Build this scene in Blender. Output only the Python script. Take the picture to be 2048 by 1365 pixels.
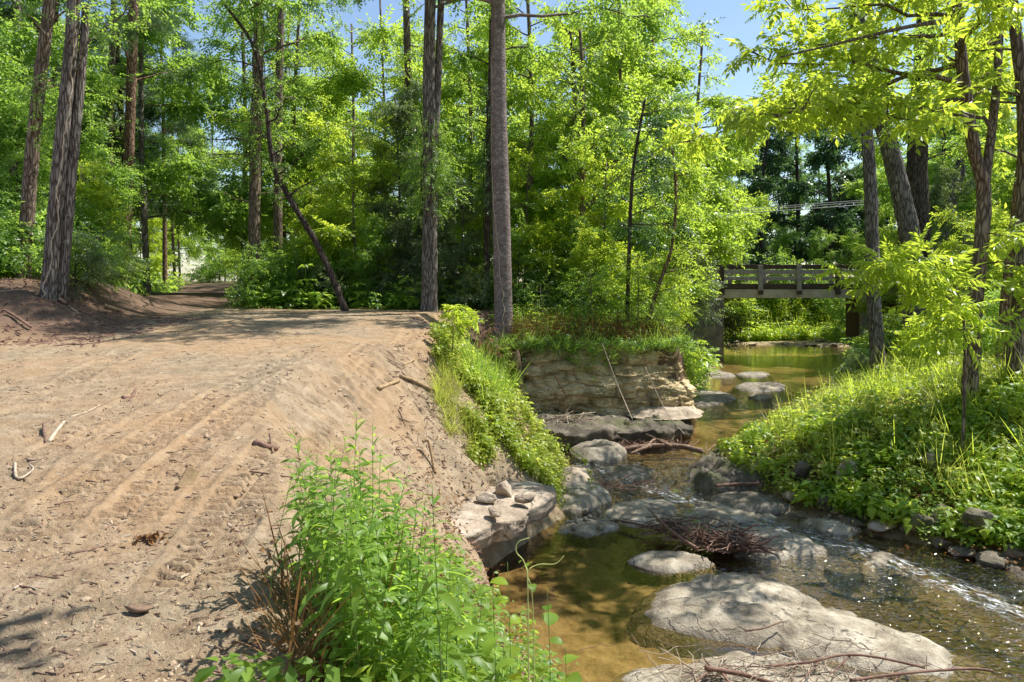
import bpy, math, random
import numpy as np
from mathutils import Vector
PI = math.pi
rad = math.radians
SC = bpy.context.scene
for o in list(bpy.data.objects): bpy.data.objects.remove(o)
COL = SC.collection
# ------------------------------------------------------------------ camera, sky, sun, exposure
F, HZ, EYE = 1500.0, 565.0, 1.6          # focal length in photo pixels, horizon row, eye height
cam = bpy.data.cameras.new('camera'); camo = bpy.data.objects.new('camera', cam); COL.objects.link(camo)
cam.sensor_width = 36; cam.lens = 36 * F / 2048
cam.shift_y = -(682.5 - HZ) / 2048
cam.clip_start = 0.05; cam.clip_end = 1500
camo.location = (0, 0, EYE); camo.rotation_euler = (rad(90), 0, 0)
SC.camera = camo
SUN_EL, SUN_AZ = rad(58), rad(66)        # azimuth measured from +Y (straight ahead) towards +X (right)
w = bpy.data.worlds.new("World"); SC.world = w; w.use_nodes = True
nt = w.node_tree; bg = nt.nodes['Background']
sky = nt.nodes.new('ShaderNodeTexSky'); sky.sky_type = 'NISHITA'; sky.sun_disc = False
sky.sun_elevation = SUN_EL; sky.sun_rotation = SUN_AZ; sky.air_density = 1.1; sky.dust_density = 0.6; sky.ozone_density = 2.0
nt.links.new(sky.outputs[0], bg.inputs[0]); bg.inputs[1].default_value = 0.10
sl = bpy.data.lights.new('sun', 'SUN'); sl.energy = 4.6; sl.angle = rad(0.55); sl.color = (1.0, 0.965, 0.90)
so = bpy.data.objects.new('sun', sl); COL.objects.link(so)
sdir = Vector((math.cos(SUN_EL) * math.sin(SUN_AZ), math.cos(SUN_EL) * math.cos(SUN_AZ), math.sin(SUN_EL)))
so.rotation_euler = sdir.to_track_quat('Z', 'Y').to_euler(); so.location = (0, 0, 40)
SC.view_settings.view_transform = 'Standard'; SC.view_settings.look = 'None'
SC.view_settings.exposure = 0.88; SC.view_settings.gamma = 1
SC.render.engine = 'CYCLES'
cy = SC.cycles
cy.max_bounces = 8; cy.diffuse_bounces = 5; cy.glossy_bounces = 3; cy.transmission_bounces = 6; cy.transparent_max_bounces = 8
cy.caustics_reflective = False; cy.caustics_refractive = False; cy.sample_clamp_indirect = 6
cy.use_denoising = True

# ------------------------------------------------------------------ small maths
def sstep(a, b, x):
    t = np.clip((x - a) / (b - a), 0, 1); return t * t * (3 - 2 * t)
def lin(a, b, x): return np.clip((x - a) / (b - a), 0, 1)
def _h(ix, iy, seed):
    n = (ix.astype(np.int64) * 374761393 + iy.astype(np.int64) * 668265263 + seed * 974711) & 0xffffffff
    n = ((n ^ (n >> 13)) * 1274126177) & 0xffffffff
    n = (n ^ (n >> 16)) & 0xffffffff
    return n / 4294967295.0
def vn(x, y, seed=0):
    x = np.asarray(x, float); y = np.asarray(y, float)
    ix = np.floor(x); iy = np.floor(y); fx = x - ix; fy = y - iy
    fx = fx * fx * (3 - 2 * fx); fy = fy * fy * (3 - 2 * fy)
    a = _h(ix, iy, seed); b = _h(ix + 1, iy, seed); c = _h(ix, iy + 1, seed); d = _h(ix + 1, iy + 1, seed)
    return (a + (b - a) * fx + (c - a) * fy + (a - b - c + d) * fx * fy) * 2 - 1
def fbm(x, y, seed=0, oct=4, g=0.5):
    s = 0; a = 1; t = 0
    for i in range(oct):
        s = s + a * vn(x * 2 ** i + 17.3 * i, y * 2 ** i - 9.1 * i, seed + i); t += a; a *= g
    return s / t
def P(px, py, Y): return np.array([(px - 1024) * Y / F, Y, EYE - (py - HZ) * Y / F])
def onz(px, py, z):
    Y = (EYE - z) * F / (py - HZ); return np.array([(px - 1024) * Y / F, Y])
def polydist(x, y, poly):
    """signed distance, negative inside"""
    d2 = np.full(x.shape, 1e9); ins = np.zeros(x.shape, bool)
    n = len(poly)
    for i in range(n):
        ax, ay = poly[i]; bx, by = poly[(i + 1) % n]
        ex, ey = bx - ax, by - ay
        t = np.clip(((x - ax) * ex + (y - ay) * ey) / (ex * ex + ey * ey + 1e-12), 0, 1)
        dx = x - ax - t * ex; dy = y - ay - t * ey
        d2 = np.minimum(d2, dx * dx + dy * dy)
        c = (ay > y) != (by > y)
        with np.errstate(divide='ignore', invalid='ignore'):
            xi = ax + (y - ay) * ex / (ey if ey != 0 else 1e-12)
        ins ^= c & (x < xi)
    d = np.sqrt(d2); return np.where(ins, -d, d)

# ------------------------------------------------------------------ terrain
LEFT = [(3.0, 2.0), (1.3, 5.0), (.55, 7.6), (-.1, 9.2), (-.45, 10.6), (.45, 12.3), (1.0, 13.2), (1.15, 15), (1.0, 17.0), (.6, 18.6), (.3, 20.0), (4.75, 20.2), (5.0, 21.5),
        (6.0, 24.5), (8.4, 30), (10.0, 35.0), (10.3, 37), (11.4, 42), (12.6, 47)]
RIGHT = [(13, 2.0), (10.5, 6), (8.2, 8.8), (7.1, 11), (5.8, 12.2), (4.8, 13.2), (4.2, 14.8), (4.2, 16.4), (4.9, 17.6), (6.8, 20.5), (9.6, 24.6),
         (12.6, 29.6), (16.6, 37), (20.2, 43), (30, 47), (60, 52)]
CREEK = LEFT + [(30, 50.5), (60, 58)][0:2] + RIGHT[::-1]
def zwater(y):
    return -2.55 + 0.30 * sstep(12.6, 17.0, np.asarray(y, float)) + 0.0 * y
midx = lambda y: np.interp(y, [2, 8, 11, 14, 17, 21, 30, 37, 47, 60], [8, 4.5, 3.2, 2.8, 2.9, 5.6, 10.5, 13.5, 17, 40])

def land(x, y):
    l = 0.74 * sstep(3.5, 21, y) + 0.06 * sstep(3.5, 12, y) * 0
    l = l + np.clip(y - 22, 0, 60) * 0.012 * sstep(-2, -9, x)
    l = l - 0.25 * sstep(23, 30, y) * sstep(-9, -4, x)
    # raised wooded bank and dirt mound on the left
    l = l + 1.02 * sstep(8.5, 11.6, -x - 0.10 * (y - 16) - 0.35 * vn(x * .8, y * .8, 5)) * sstep(13.6, 16.4, y + .35 * vn(x * .7, y * .7, 9)) * (1 - .75 * sstep(19, 27, y))
    l = l + 0.55 * sstep(0, 3, -(x + 0.505 * y + 2.0)) * sstep(22, 26, y)
    r = -0.25 + 0.012 * (y - 14) + 0 * x
    r = np.minimum(r, .3)
    s = sstep(-1, 1, (x - midx(y)) / 1.0)
    base = l * (1 - s) + r * s
    road = sstep(8, 4.5, np.abs(y - 41.5))
    base = base * (1 - road) + 1.02 * road
    return base
TRACKS = []
def hbase(x, y, detail=True):
    x = np.asarray(x, float); y = np.asarray(y, float)
    zw = zwater(y)
    d = polydist(x, y, CREEK)
    right = sstep(-1, 1, (x - midx(y)))
    wallz = sstep(18.7, 19.6, y) * (1 - sstep(22, 25, y)) * sstep(-.6, .2, x) * (1 - right)
    far = sstep(22, 25, y) * (1 - right)
    undr = sstep(8.6, 9.4, y) * sstep(12.6, 11.9, y) * (1 - right)
    near = (1 - right) * (1 - wallz) * (1 - far)
    H1 = near * (.30 + .45 * undr) + wallz * 2.12 + far * .22 + right * .12
    w1 = near * (.35 - .05 * undr) + wallz * .22 + far * 1.5 + right * .5
    w2 = near * 2.45 + wallz * 3.4 + far * 2.6 + right * 6.2
    if detail: d = d + .14 * fbm(x * 1.3, y * 1.3, 3) * lin(0, .6, np.abs(d)) * (1 - wallz)
    lnd = land(x, y)
    t2 = lin(0, 1, (d - w1) / w2)
    t2s = t2 * (1 - right) * (1.25 - .25 * t2) + right * (t2 ** .85)
    t2s = np.minimum(t2s, 1)
    z = zw - .12 + (H1 + .12) * sstep(-.15, 1, d / w1) + (lnd - zw - H1) * t2s
    # creek bed
    bed = zw - .07 - .12 * sstep(0, -1.6, d) + .07 * fbm(x * .9, y * .9, 21) + .03 * fbm(x * 4, y * 4, 22, 3) - .22 * sstep(3.2, 5.2, x) * sstep(13, 11.4, y) - .12 * sstep(17, 19, y)
    # sandy bar beneath the bridge
    bar = sstep(44.5, 47.5, y - .25 * (14 - x))
    z = np.where(d < 0, np.minimum(z, bed), z)
    z = z + bar * (zw + .12 - z) * (d < 3) * (d < .2)
    if detail:
        dirt = dirtmask(x, y, d, right)
        z = z + dirt * (.030 * fbm(x * .9, y * .9, 11) + .030 * fbm(x * 3.2, y * 3.2, 12, 4, .62) * lin(60, 6, y) + .020 * np.abs(fbm(x * 15, y * 15, 15, 3, .7)) * lin(34, 5, y))
        z = z + (1 - dirt) * (d > 0) * .09 * fbm(x * .8, y * .8, 14)
        rough = dirt * sstep(2.6, .2, d - w1) * (1 - right)
        z = z + rough * (.05 * fbm(x * 3.1 + y, y * 2.2 - x, 31, 4, .6))
    return z
def dirtmask(x, y, d=None, right=None):
    if d is None: d = polydist(x, y, CREEK)
    if right is None: right = sstep(-1, 1, (x - midx(y)))
    n = .6 * fbm(x * .7, y * .7, 41)
    open_ = sstep(24.2, 22.4, y + n)                                   # clearing
    open_ = open_ * (1 - sstep(16.2, 18.2, y + n) * sstep(-10.9, -12.0, x + .1 * (y - 16)))   # left mound top is wooded
    path = sstep(2.4, 1.7, np.abs(x + .356 * y + 2.0 + n * .5)) * sstep(18, 22, y) * sstep(62, 56, y)
    m = np.maximum(open_, path) * (1 - right)
    return m
def H(x, y): return hbase(x, y)
def H1(x, y): return float(hbase(np.array([x]), np.array([y]))[0])
def hit(px, py, far=90):
    Y = np.exp(np.linspace(math.log(2.0), math.log(far), 1500)); x = (px - 1024) * Y / F; z = EYE - (py - HZ) * Y / F
    g = H(x, Y); k = np.nonzero(z <= g)[0]
    i = k[0] if len(k) else len(Y) - 1
    return Vector((float(x[i]), float(Y[i]), float(g[i])))
def put(px, Y, dz=0.0):
    x = (px - 1024) * Y / F; return Vector((x, Y, H1(x, Y) + dz))

# ------------------------------------------------------------------ objects
def tag(o, label=None, cat=None, group=None, kind=None):
    if label: o['label'] = label
    if cat: o['category'] = cat
    if group: o['group'] = group
    if kind: o['kind'] = kind
    return o
def empty(name, loc, rz=0, label=None, cat=None, group=None):
    o = bpy.data.objects.new(name, None); o.location = loc; o.rotation_euler.z = rz; COL.objects.link(o)
    o.empty_display_size = .1
    return tag(o, label, cat, group)
def link(name, me, parent=None):
    o = bpy.data.objects.new(name, me); COL.objects.link(o)
    if parent: o.parent = parent
    return o
def copy_tree(o, parent=None):
    c = o.copy(); COL.objects.link(c)
    if parent: c.parent = parent
    for ch in list(o.children): copy_tree(ch, c)
    return c
class MB:
    """collects vertices and faces, builds one mesh"""
    def __init__(s): s.V = []; s.T = []; s.Q = []; s.A = []; s.n = 0
    def add(s, V, Q=None, T=None, a=None):
        V = np.asarray(V, float).reshape(-1, 3)
        if Q is not None and len(Q): s.Q.append(np.asarray(Q, np.int64).reshape(-1, 4) + s.n)
        if T is not None and len(T): s.T.append(np.asarray(T, np.int64).reshape(-1, 3) + s.n)
        s.V.append(V); s.A.append(np.full(len(V), .5) if a is None else np.broadcast_to(np.asarray(a, float), (len(V),)))
        s.n += len(V); return s
    def mesh(s, name, mat, smooth=True):
        me = bpy.data.meshes.new(name)
        V = np.concatenate(s.V) if s.V else np.zeros((0, 3)); A = np.concatenate(s.A) if s.A else np.zeros(0)
        Q = np.concatenate(s.Q) if s.Q else np.zeros((0, 4), np.int64); T = np.concatenate(s.T) if s.T else np.zeros((0, 3), np.int64)
        me.vertices.add(len(V)); me.vertices.foreach_set('co', V.astype(np.float32).ravel())
        me.loops.add(len(Q) * 4 + len(T) * 3)
        me.loops.foreach_set('vertex_index', np.concatenate([Q.ravel(), T.ravel()]).astype(np.int32))
        me.polygons.add(len(Q) + len(T))
        st = np.concatenate([np.arange(len(Q)) * 4, len(Q) * 4 + np.arange(len(T)) * 3]).astype(np.int32)
        me.polygons.foreach_set('loop_start', st)
        me.polygons.foreach_set('use_smooth', np.full(len(st), smooth))
        at = me.attributes.new('lv', 'FLOAT', 'POINT'); at.data.foreach_set('value', A.astype(np.float32))
        me.materials.append(mat); me.update(calc_edges=True); me.validate()
        return me
    def obj(s, name, mat, parent=None, smooth=True, loc=None):
        o = link(name, s.mesh(name, mat, smooth), parent)
        if loc is not None: o.location = loc
        return o
rng = np.random.default_rng(7)
R = random.Random(7)

def tube(path, r, sides=8, rough=0.0, seed=0, cap=True):
    p = np.asarray(path, float); n = len(p); r = np.broadcast_to(np.asarray(r, float), (n,))
    t = np.gradient(p, axis=0); t /= np.linalg.norm(t, axis=1, keepdims=True) + 1e-9
    up = np.array([0, 0, 1.0]) if abs(t[0][2]) < .8 else np.array([1.0, 0, 0])
    V = []; u = np.cross(t[0], up); u /= np.linalg.norm(u) + 1e-9
    an = np.arange(sides) / sides * 2 * PI
    rr = np.random.default_rng(seed)
    nz = rr.normal(0, 1, (n, sides)) if rough else None
    for i in range(n):
        u = u - t[i] * np.dot(u, t[i]); u /= np.linalg.norm(u) + 1e-9; v = np.cross(t[i], u)
        rad_ = r[i] * (1 + (rough * nz[i] if rough else 0))
        V.append(p[i] + (np.cos(an) * rad_)[:, None] * u + (np.sin(an) * rad_)[:, None] * v)
    V = np.concatenate(V)
    i, j = np.meshgrid(np.arange(n - 1), np.arange(sides), indexing='ij'); j2 = (j + 1) % sides
    Q = np.stack([i * sides + j, i * sides + j2, (i + 1) * sides + j2, (i + 1) * sides + j], -1).reshape(-1, 4)
    T = []
    if cap:
        V = np.vstack([V, p[0], p[-1]]); c0 = n * sides; c1 = c0 + 1
        for k in range(sides):
            T.append((c0, (k + 1) % sides, k)); T.append((c1, (n - 1) * sides + k, (n - 1) * sides + (k + 1) % sides))
    return V, Q, np.array(T) if T else None
def smoothpath(pts, n):
    pts = np.asarray(pts, float); m = len(pts)
    if m == 2: return pts[0] + (pts[1] - pts[0]) * np.linspace(0, 1, n)[:, None]
    P_ = np.vstack([2 * pts[0] - pts[1], pts, 2 * pts[-1] - pts[-2]]); out = []
    for s in np.linspace(0, m - 1 - 1e-6, n):
        i = int(s); f = s - i; a, b, c, d = P_[i], P_[i + 1], P_[i + 2], P_[i + 3]
        out.append(.5 * ((2 * b) + (-a + c) * f + (2 * a - 5 * b + 4 * c - d) * f * f + (-a + 3 * b - 3 * c + d) * f ** 3))
    return np.array(out)

# ------------------------------------------------------------------ materials
def newmat(name):
    m = bpy.data.materials.new(name); m.use_nodes = True; nt = m.node_tree
    for n in list(nt.nodes): nt.nodes.remove(n)
    return m, nt, nt.nodes, nt.links
def N(nt, t, **kw):
    n = nt.nodes.new('ShaderNode' + t)
    for k, v in kw.items():
        if hasattr(n, k): setattr(n, k, v)
    return n
def noise(nt, vec, scale, detail=4, rough=.55, dist=0):
    n = N(nt, 'TexNoise'); n.inputs['Scale'].default_value = scale; n.inputs['Detail'].default_value = detail
    n.inputs['Roughness'].default_value = rough; n.inputs['Distortion'].default_value = dist
    if vec is not None: nt.links.new(vec, n.inputs['Vector'])
    return n.outputs['Fac']
def ramp(nt, fac, stops):
    r = N(nt, 'ValToRGB'); e = r.color_ramp.elements
    while len(e) > 1: e.remove(e[-1])
    e[0].position = stops[0][0]; e[0].color = (*stops[0][1], 1)
    for p, c in stops[1:]:
        k = e.new(p); k.color = (*c, 1)
    nt.links.new(fac, r.inputs[0]); return r.outputs[0]
def mixc(nt, fac, a, b, mode='MIX'):
    m = N(nt, 'Mix'); m.data_type = 'RGBA'; m.blend_type = mode
    def s(sock, v):
        if isinstance(v, (tuple, list)): sock.default_value = (*v, 1) if len(v) == 3 else v
        elif isinstance(v, (int, float)): sock.default_value = v
        else: nt.links.new(v, sock)
    s(m.inputs[0], fac); s(m.inputs[6], a); s(m.inputs[7], b); return m.outputs[2]
def math_(nt, op, a, b=0.0, c=0.0):
    m = N(nt, 'Math', operation=op)
    for i, v in enumerate((a, b, c)):
        if isinstance(v, (int, float)): m.inputs[i].default_value = v
        else: nt.links.new(v, m.inputs[i])
    return m.outputs[0]
def maprange(nt, v, a, b, c=0., d=1.):
    m = N(nt, 'MapRange'); nt.links.new(v, m.inputs[0])
    for i, q in enumerate((a, b, c, d)): m.inputs[i + 1].default_value = q
    return m.outputs[0]
def bump(nt, h, strength, dist, prev=None):
    b = N(nt, 'Bump'); b.inputs['Strength'].default_value = strength; b.inputs['Distance'].default_value = dist
    nt.links.new(h, b.inputs['Height'])
    if prev is not None: nt.links.new(prev, b.inputs['Normal'])
    return b.outputs[0]
def principled(nt, col, rough, nrm=None, spec=.3):
    p = N(nt, 'BsdfPrincipled')
    for sock, v in ((p.inputs['Base Color'], col), (p.inputs['Roughness'], rough), (p.inputs['Specular IOR Level'], spec)):
        if isinstance(v, (tuple, list)): sock.default_value = (*v, 1)
        elif isinstance(v, (int, float)): sock.default_value = v
        else: nt.links.new(v, sock)
    if nrm is not None: nt.links.new(nrm, p.inputs['Normal'])
    return p
def out(nt, sh):
    o = N(nt, 'OutputMaterial'); nt.links.new(sh, o.inputs[0])
def pos(nt): return N(nt, 'NewGeometry').outputs['Position']
def objc(nt): return N(nt, 'TexCoord').outputs['Object']
def attr(nt, name):
    a = N(nt, 'Attribute'); a.attribute_name = name; return a.outputs['Fac'], a.outputs['Color']

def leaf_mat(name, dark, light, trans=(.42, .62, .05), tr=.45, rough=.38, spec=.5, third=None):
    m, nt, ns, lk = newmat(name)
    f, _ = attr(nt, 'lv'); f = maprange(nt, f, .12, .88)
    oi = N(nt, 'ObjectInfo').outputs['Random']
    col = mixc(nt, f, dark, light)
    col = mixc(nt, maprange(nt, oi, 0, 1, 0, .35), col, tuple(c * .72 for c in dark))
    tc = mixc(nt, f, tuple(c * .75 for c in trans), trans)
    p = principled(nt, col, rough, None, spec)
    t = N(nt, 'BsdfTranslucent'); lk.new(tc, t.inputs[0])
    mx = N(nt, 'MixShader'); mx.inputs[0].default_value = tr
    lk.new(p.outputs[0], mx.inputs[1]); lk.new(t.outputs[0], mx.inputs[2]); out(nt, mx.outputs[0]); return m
M = {}
M['leaf_mid'] = leaf_mat('leaf mid green', (.065, .145, .03), (.19, .32, .06), (.52, .76, .10), .52)
M['leaf_bright'] = leaf_mat('leaf bright green', (.09, .18, .02), (.24, .38, .05), (.66, .86, .09), .55)
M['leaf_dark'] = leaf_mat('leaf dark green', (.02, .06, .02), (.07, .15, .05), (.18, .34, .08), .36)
M['leaf_silver'] = leaf_mat('leaf pale silver green', (.08, .14, .06), (.26, .32, .18), (.40, .52, .12), .4, .4)
M['leaf_lime'] = leaf_mat('leaf lime', (.11, .20, .02), (.28, .40, .04), (.76, .90, .08), .58)
M['leaf_fresh'] = leaf_mat('leaf fresh weed green', (.07, .15, .02), (.21, .34, .05), (.56, .80, .09), .48, .45, .4)
M['leaf_yellow'] = leaf_mat('leaf yellow green', (.17, .24, .03), (.40, .45, .09), (.74, .80, .12), .5)
M['leaf_red'] = leaf_mat('leaf bronze red', (.16, .05, .03), (.38, .20, .12), (.5, .2, .1), .35)
M['leaf_brown'] = leaf_mat('dead leaf', (.12, .06, .025), (.32, .17, .07), (.4, .2, .08), .2, .8, .1)
M['needle'] = leaf_mat('pine needle', (.03, .075, .025), (.08, .16, .045), (.2, .35, .08), .3)

def bark_mat(name, a, b, c, vs=1.0, stretch=.18, lichen=0.0, ring=False, bs=.9):
    m, nt, ns, lk = newmat(name)
    mp = N(nt, 'Mapping'); lk.new(objc(nt), mp.inputs[0]); mp.inputs['Scale'].default_value = (1, 1, stretch if not ring else 1.6)
    v = N(nt, 'TexVoronoi'); v.feature = 'DISTANCE_TO_EDGE'; v.inputs['Scale'].default_value = 16 * vs
    nz = noise(nt, mp.outputs[0], 9 * vs, 6, .6)
    ad = N(nt, 'VectorMath', operation='ADD'); lk.new(mp.outputs[0], ad.inputs[0]); sc = N(nt, 'VectorMath', operation='SCALE')
    nc = N(nt, 'TexNoise'); nc.inputs['Scale'].default_value = 5 * vs; lk.new(mp.outputs[0], nc.inputs['Vector']); lk.new(nc.outputs['Color'], sc.inputs[0]); sc.inputs['Scale'].default_value = .12
    lk.new(sc.outputs[0], ad.inputs[1]); lk.new(ad.outputs[0], v.inputs['Vector'])
    h = math_(nt, 'MINIMUM', math_(nt, 'MULTIPLY', v.outputs['Distance'], 5), 1)
    h = math_(nt, 'ADD', math_(nt, 'MULTIPLY', h, .25 if ring else .65), math_(nt, 'MULTIPLY', nz, .9 if ring else .5))
    col = ramp(nt, h, [(.2, a), (.55, b), (.95, c)])
    big = noise(nt, objc(nt), 1.7, 3)
    col = mixc(nt, maprange(nt, big, .45, .7, 0, .55), col, tuple(x * .62 for x in b))
    if lichen: col = mixc(nt, maprange(nt, noise(nt, objc(nt), 7, 5, .7), .58, .66, 0, lichen), col, (.40, .42, .36))
    p = principled(nt, col, .9, bump(nt, h, bs, .03), .15); out(nt, p.outputs[0]); return m
M['bark_brown'] = bark_mat('bark brown', (.05, .035, .025), (.16, .115, .085), (.30, .23, .18))
M['bark_grey'] = bark_mat('bark grey', (.04, .032, .026), (.13, .105, .09), (.27, .235, .205), 1.0, .15, .35)
M['bark_pink'] = bark_mat('bark pinkish ringed', (.07, .05, .045), (.19, .145, .135), (.34, .275, .265), .42, .5, .5, True, .7)
M['bark_dark'] = bark_mat('bark dark', (.02, .016, .012), (.06, .045, .035), (.13, .10, .08))
M['bark_red'] = bark_mat('bark reddish', (.05, .025, .015), (.17, .10, .065), (.33, .22, .15), 1.3, .2)
def wood_mat(name, a, b, rough=.8):
    m, nt, ns, lk = newmat(name)
    mp = N(nt, 'Mapping'); lk.new(objc(nt), mp.inputs[0]); mp.inputs['Scale'].default_value = (1, 1, 1)
    n1 = noise(nt, mp.outputs[0], 14, 6, .65, .4); col = ramp(nt, n1, [(.3, a), (.7, b)])
    p = principled(nt, col, rough, bump(nt, n1, .6, .01), .2); out(nt, p.outputs[0]); return m
M['wood_tan'] = wood_mat('split tan wood', (.20, .13, .065), (.42, .30, .17))
M['stick'] = wood_mat('dry stick', (.10, .06, .04), (.30, .20, .14))
M['stick_pale'] = wood_mat('bleached stick', (.26, .20, .14), (.55, .45, .34))
M['stick_red'] = wood_mat('reddish stick', (.11, .06, .042), (.27, .16, .115))
M['timber'] = wood_mat('weathered grey timber', (.20, .175, .15), (.48, .43, .38))
M['timber_dark'] = wood_mat('dark timber', (.045, .032, .024), (.13, .09, .065))
M['stem'] = wood_mat('green stem', (.10, .17, .04), (.24, .32, .09))
M['stem_pale'] = wood_mat('pale tendril', (.40, .45, .14), (.55, .55, .22))
M['cable'] = wood_mat('grey cable', (.25, .25, .25), (.42, .42, .42), .5)

def rock_mat(name, a, b, c, dark=(.06, .05, .04), moss=0.0, layer=0.0, wet=None, bs=1.0):
    m, nt, ns, lk = newmat(name)
    po = pos(nt)
    n1 = noise(nt, po, 2.2, 7, .62, .3); n2 = noise(nt, po, 13, 8, .7); n3 = noise(nt, po, 60, 4, .6)
    col = ramp(nt, n1, [(.32, a), (.5, b), (.66, c)])
    col = mixc(nt, maprange(nt, n2, .50, .68, 0, .7), col, tuple(x * .55 for x in b))
    col = mixc(nt, maprange(nt, n3, .55, .75, 0, .35), col, tuple(min(1, x * 1.35) for x in c))
    v = N(nt, 'TexVoronoi'); v.feature = 'DISTANCE_TO_EDGE'; v.inputs['Scale'].default_value = 1.1
    mpv = N(nt, 'Mapping'); lk.new(po, mpv.inputs[0]); mpv.inputs['Scale'].default_value = (1, 1, 1 + 4 * layer)
    nd = N(nt, 'TexNoise'); nd.inputs['Scale'].default_value = 3; nd.inputs['Detail'].default_value = 5; lk.new(po, nd.inputs['Vector'])
    sv = N(nt, 'VectorMath', operation='SCALE'); lk.new(nd.outputs['Color'], sv.inputs[0]); sv.inputs['Scale'].default_value = .7
    av = N(nt, 'VectorMath', operation='ADD'); lk.new(mpv.outputs[0], av.inputs[0]); lk.new(sv.outputs[0], av.inputs[1]); lk.new(av.outputs[0], v.inputs['Vector'])
    crack = math_(nt, 'MULTIPLY', maprange(nt, v.outputs['Distance'], 0, .022, 1, 0), maprange(nt, n2, .40, .55, 0, 1))
    col = mixc(nt, math_(nt, 'MULTIPLY', crack, maprange(nt, n1, .4, .6, 0, .8)), col, dark)
    if moss: col = mixc(nt, maprange(nt, noise(nt, po, 1.3, 5, .65), .5, .62, 0, moss), col, (.09, .11, .025))
    rough_ = .85
    if wet is not None:
        sx = N(nt, 'SeparateXYZ'); lk.new(po, sx.inputs[0])
        wf = maprange(nt, math_(nt, 'ADD', sx.outputs[2], math_(nt, 'MULTIPLY', n1, .08)), wet, wet + .05, 1, 0)
        col = mixc(nt, math_(nt, 'MULTIPLY', wf, .75), col, mixc(nt, .5, (.035, .025, .015), col))
        rough_ = maprange(nt, wf, 0, 1, .85, .25)
    h = math_(nt, 'ADD', math_(nt, 'MULTIPLY', n1, .8), math_(nt, 'ADD', math_(nt, 'MULTIPLY', n2, .35), math_(nt, 'MULTIPLY', n3, .12)))
    h = math_(nt, 'SUBTRACT', h, math_(nt, 'MULTIPLY', crack, .25))
    p = principled(nt, col, rough_, bump(nt, h, bs, .08), .25); out(nt, p.outputs[0]); return m
M['rock_pale'] = rock_mat('pale creek rock', (.16, .13, .092), (.31, .262, .19), (.49, .435, .335), wet=-2.50)
M['rock_pool'] = rock_mat('rock in upper creek', (.13, .11, .085), (.24, .205, .155), (.38, .33, .26), wet=-2.20)
M['rock_dark'] = rock_mat('dark creek rock', (.05, .04, .03), (.12, .10, .075), (.24, .20, .15), moss=.5)
M['rock_wall'] = rock_mat('layered bank rock', (.13, .09, .045), (.50, .37, .20), (.72, .57, .34), moss=.4, layer=1.0)
M['rock_tan'] = rock_mat('tan rock', (.22, .17, .12), (.38, .30, .22), (.52, .44, .34))
M['concrete'] = rock_mat('old concrete', (.10, .095, .09), (.17, .16, .145), (.26, .235, .19), bs=.3)
M['concrete_pale'] = rock_mat('pale concrete', (.42, .36, .26), (.56, .48, .35), (.64, .57, .44), bs=.2)

def ground_mat():
    m, nt, ns, lk = newmat('ground')
    po = pos(nt); _, ac = attr(nt, 'mask'); sp = N(nt, 'SeparateColor'); lk.new(ac, sp.inputs[0])
    dirt, bed, dark = sp.outputs[0], sp.outputs[1], sp.outputs[2]
    n0 = noise(nt, po, .45, 5, .6); n1 = noise(nt, po, 5, 7, .65); n2 = noise(nt, po, 38, 6, .7); n3 = noise(nt, po, 160, 3, .6)
    dc = ramp(nt, n1, [(.28, (.185, .135, .085)), (.5, (.30, .228, .148)), (.72, (.43, .34, .235))])
    dc = mixc(nt, maprange(nt, n0, .42, .62, 0, .45), dc, (.43, .25, .12))
    dc = mixc(nt, maprange(nt, n2, .56, .66, 0, .7), dc, (.18, .12, .075))
    dc = mixc(nt, maprange(nt, n3, .60, .72, 0, .5), dc, (.62, .52, .40))
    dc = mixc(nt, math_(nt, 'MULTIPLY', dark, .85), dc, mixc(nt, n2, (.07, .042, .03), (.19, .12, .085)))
    lit = ramp(nt, n2, [(.3, (.045, .032, .018)), (.5, (.12, .085, .045)), (.7, (.24, .17, .09))])
    lit = mixc(nt, maprange(nt, n1, .45, .6, 0, .6), lit, (.05, .09, .02))
    bc = ramp(nt, n1, [(.3, (.20, .155, .085)), (.55, (.34, .27, .16)), (.75, (.46, .38, .25))])
    bc = mixc(nt, maprange(nt, noise(nt, po, 1.1, 5, .65, .5), .53, .64, 0, .65), bc, (.09, .065, .035))
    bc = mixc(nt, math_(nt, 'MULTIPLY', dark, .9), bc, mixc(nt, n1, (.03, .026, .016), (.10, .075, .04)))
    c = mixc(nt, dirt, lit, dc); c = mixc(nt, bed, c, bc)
    h = math_(nt, 'ADD', math_(nt, 'MULTIPLY', n1, .5), math_(nt, 'ADD', math_(nt, 'MULTIPLY', n2, .42), math_(nt, 'MULTIPLY', n3, .10)))
    p = principled(nt, c, .95, bump(nt, h, 1.0, .055), .12); out(nt, p.outputs[0]); return m
M['ground'] = ground_mat()

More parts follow.
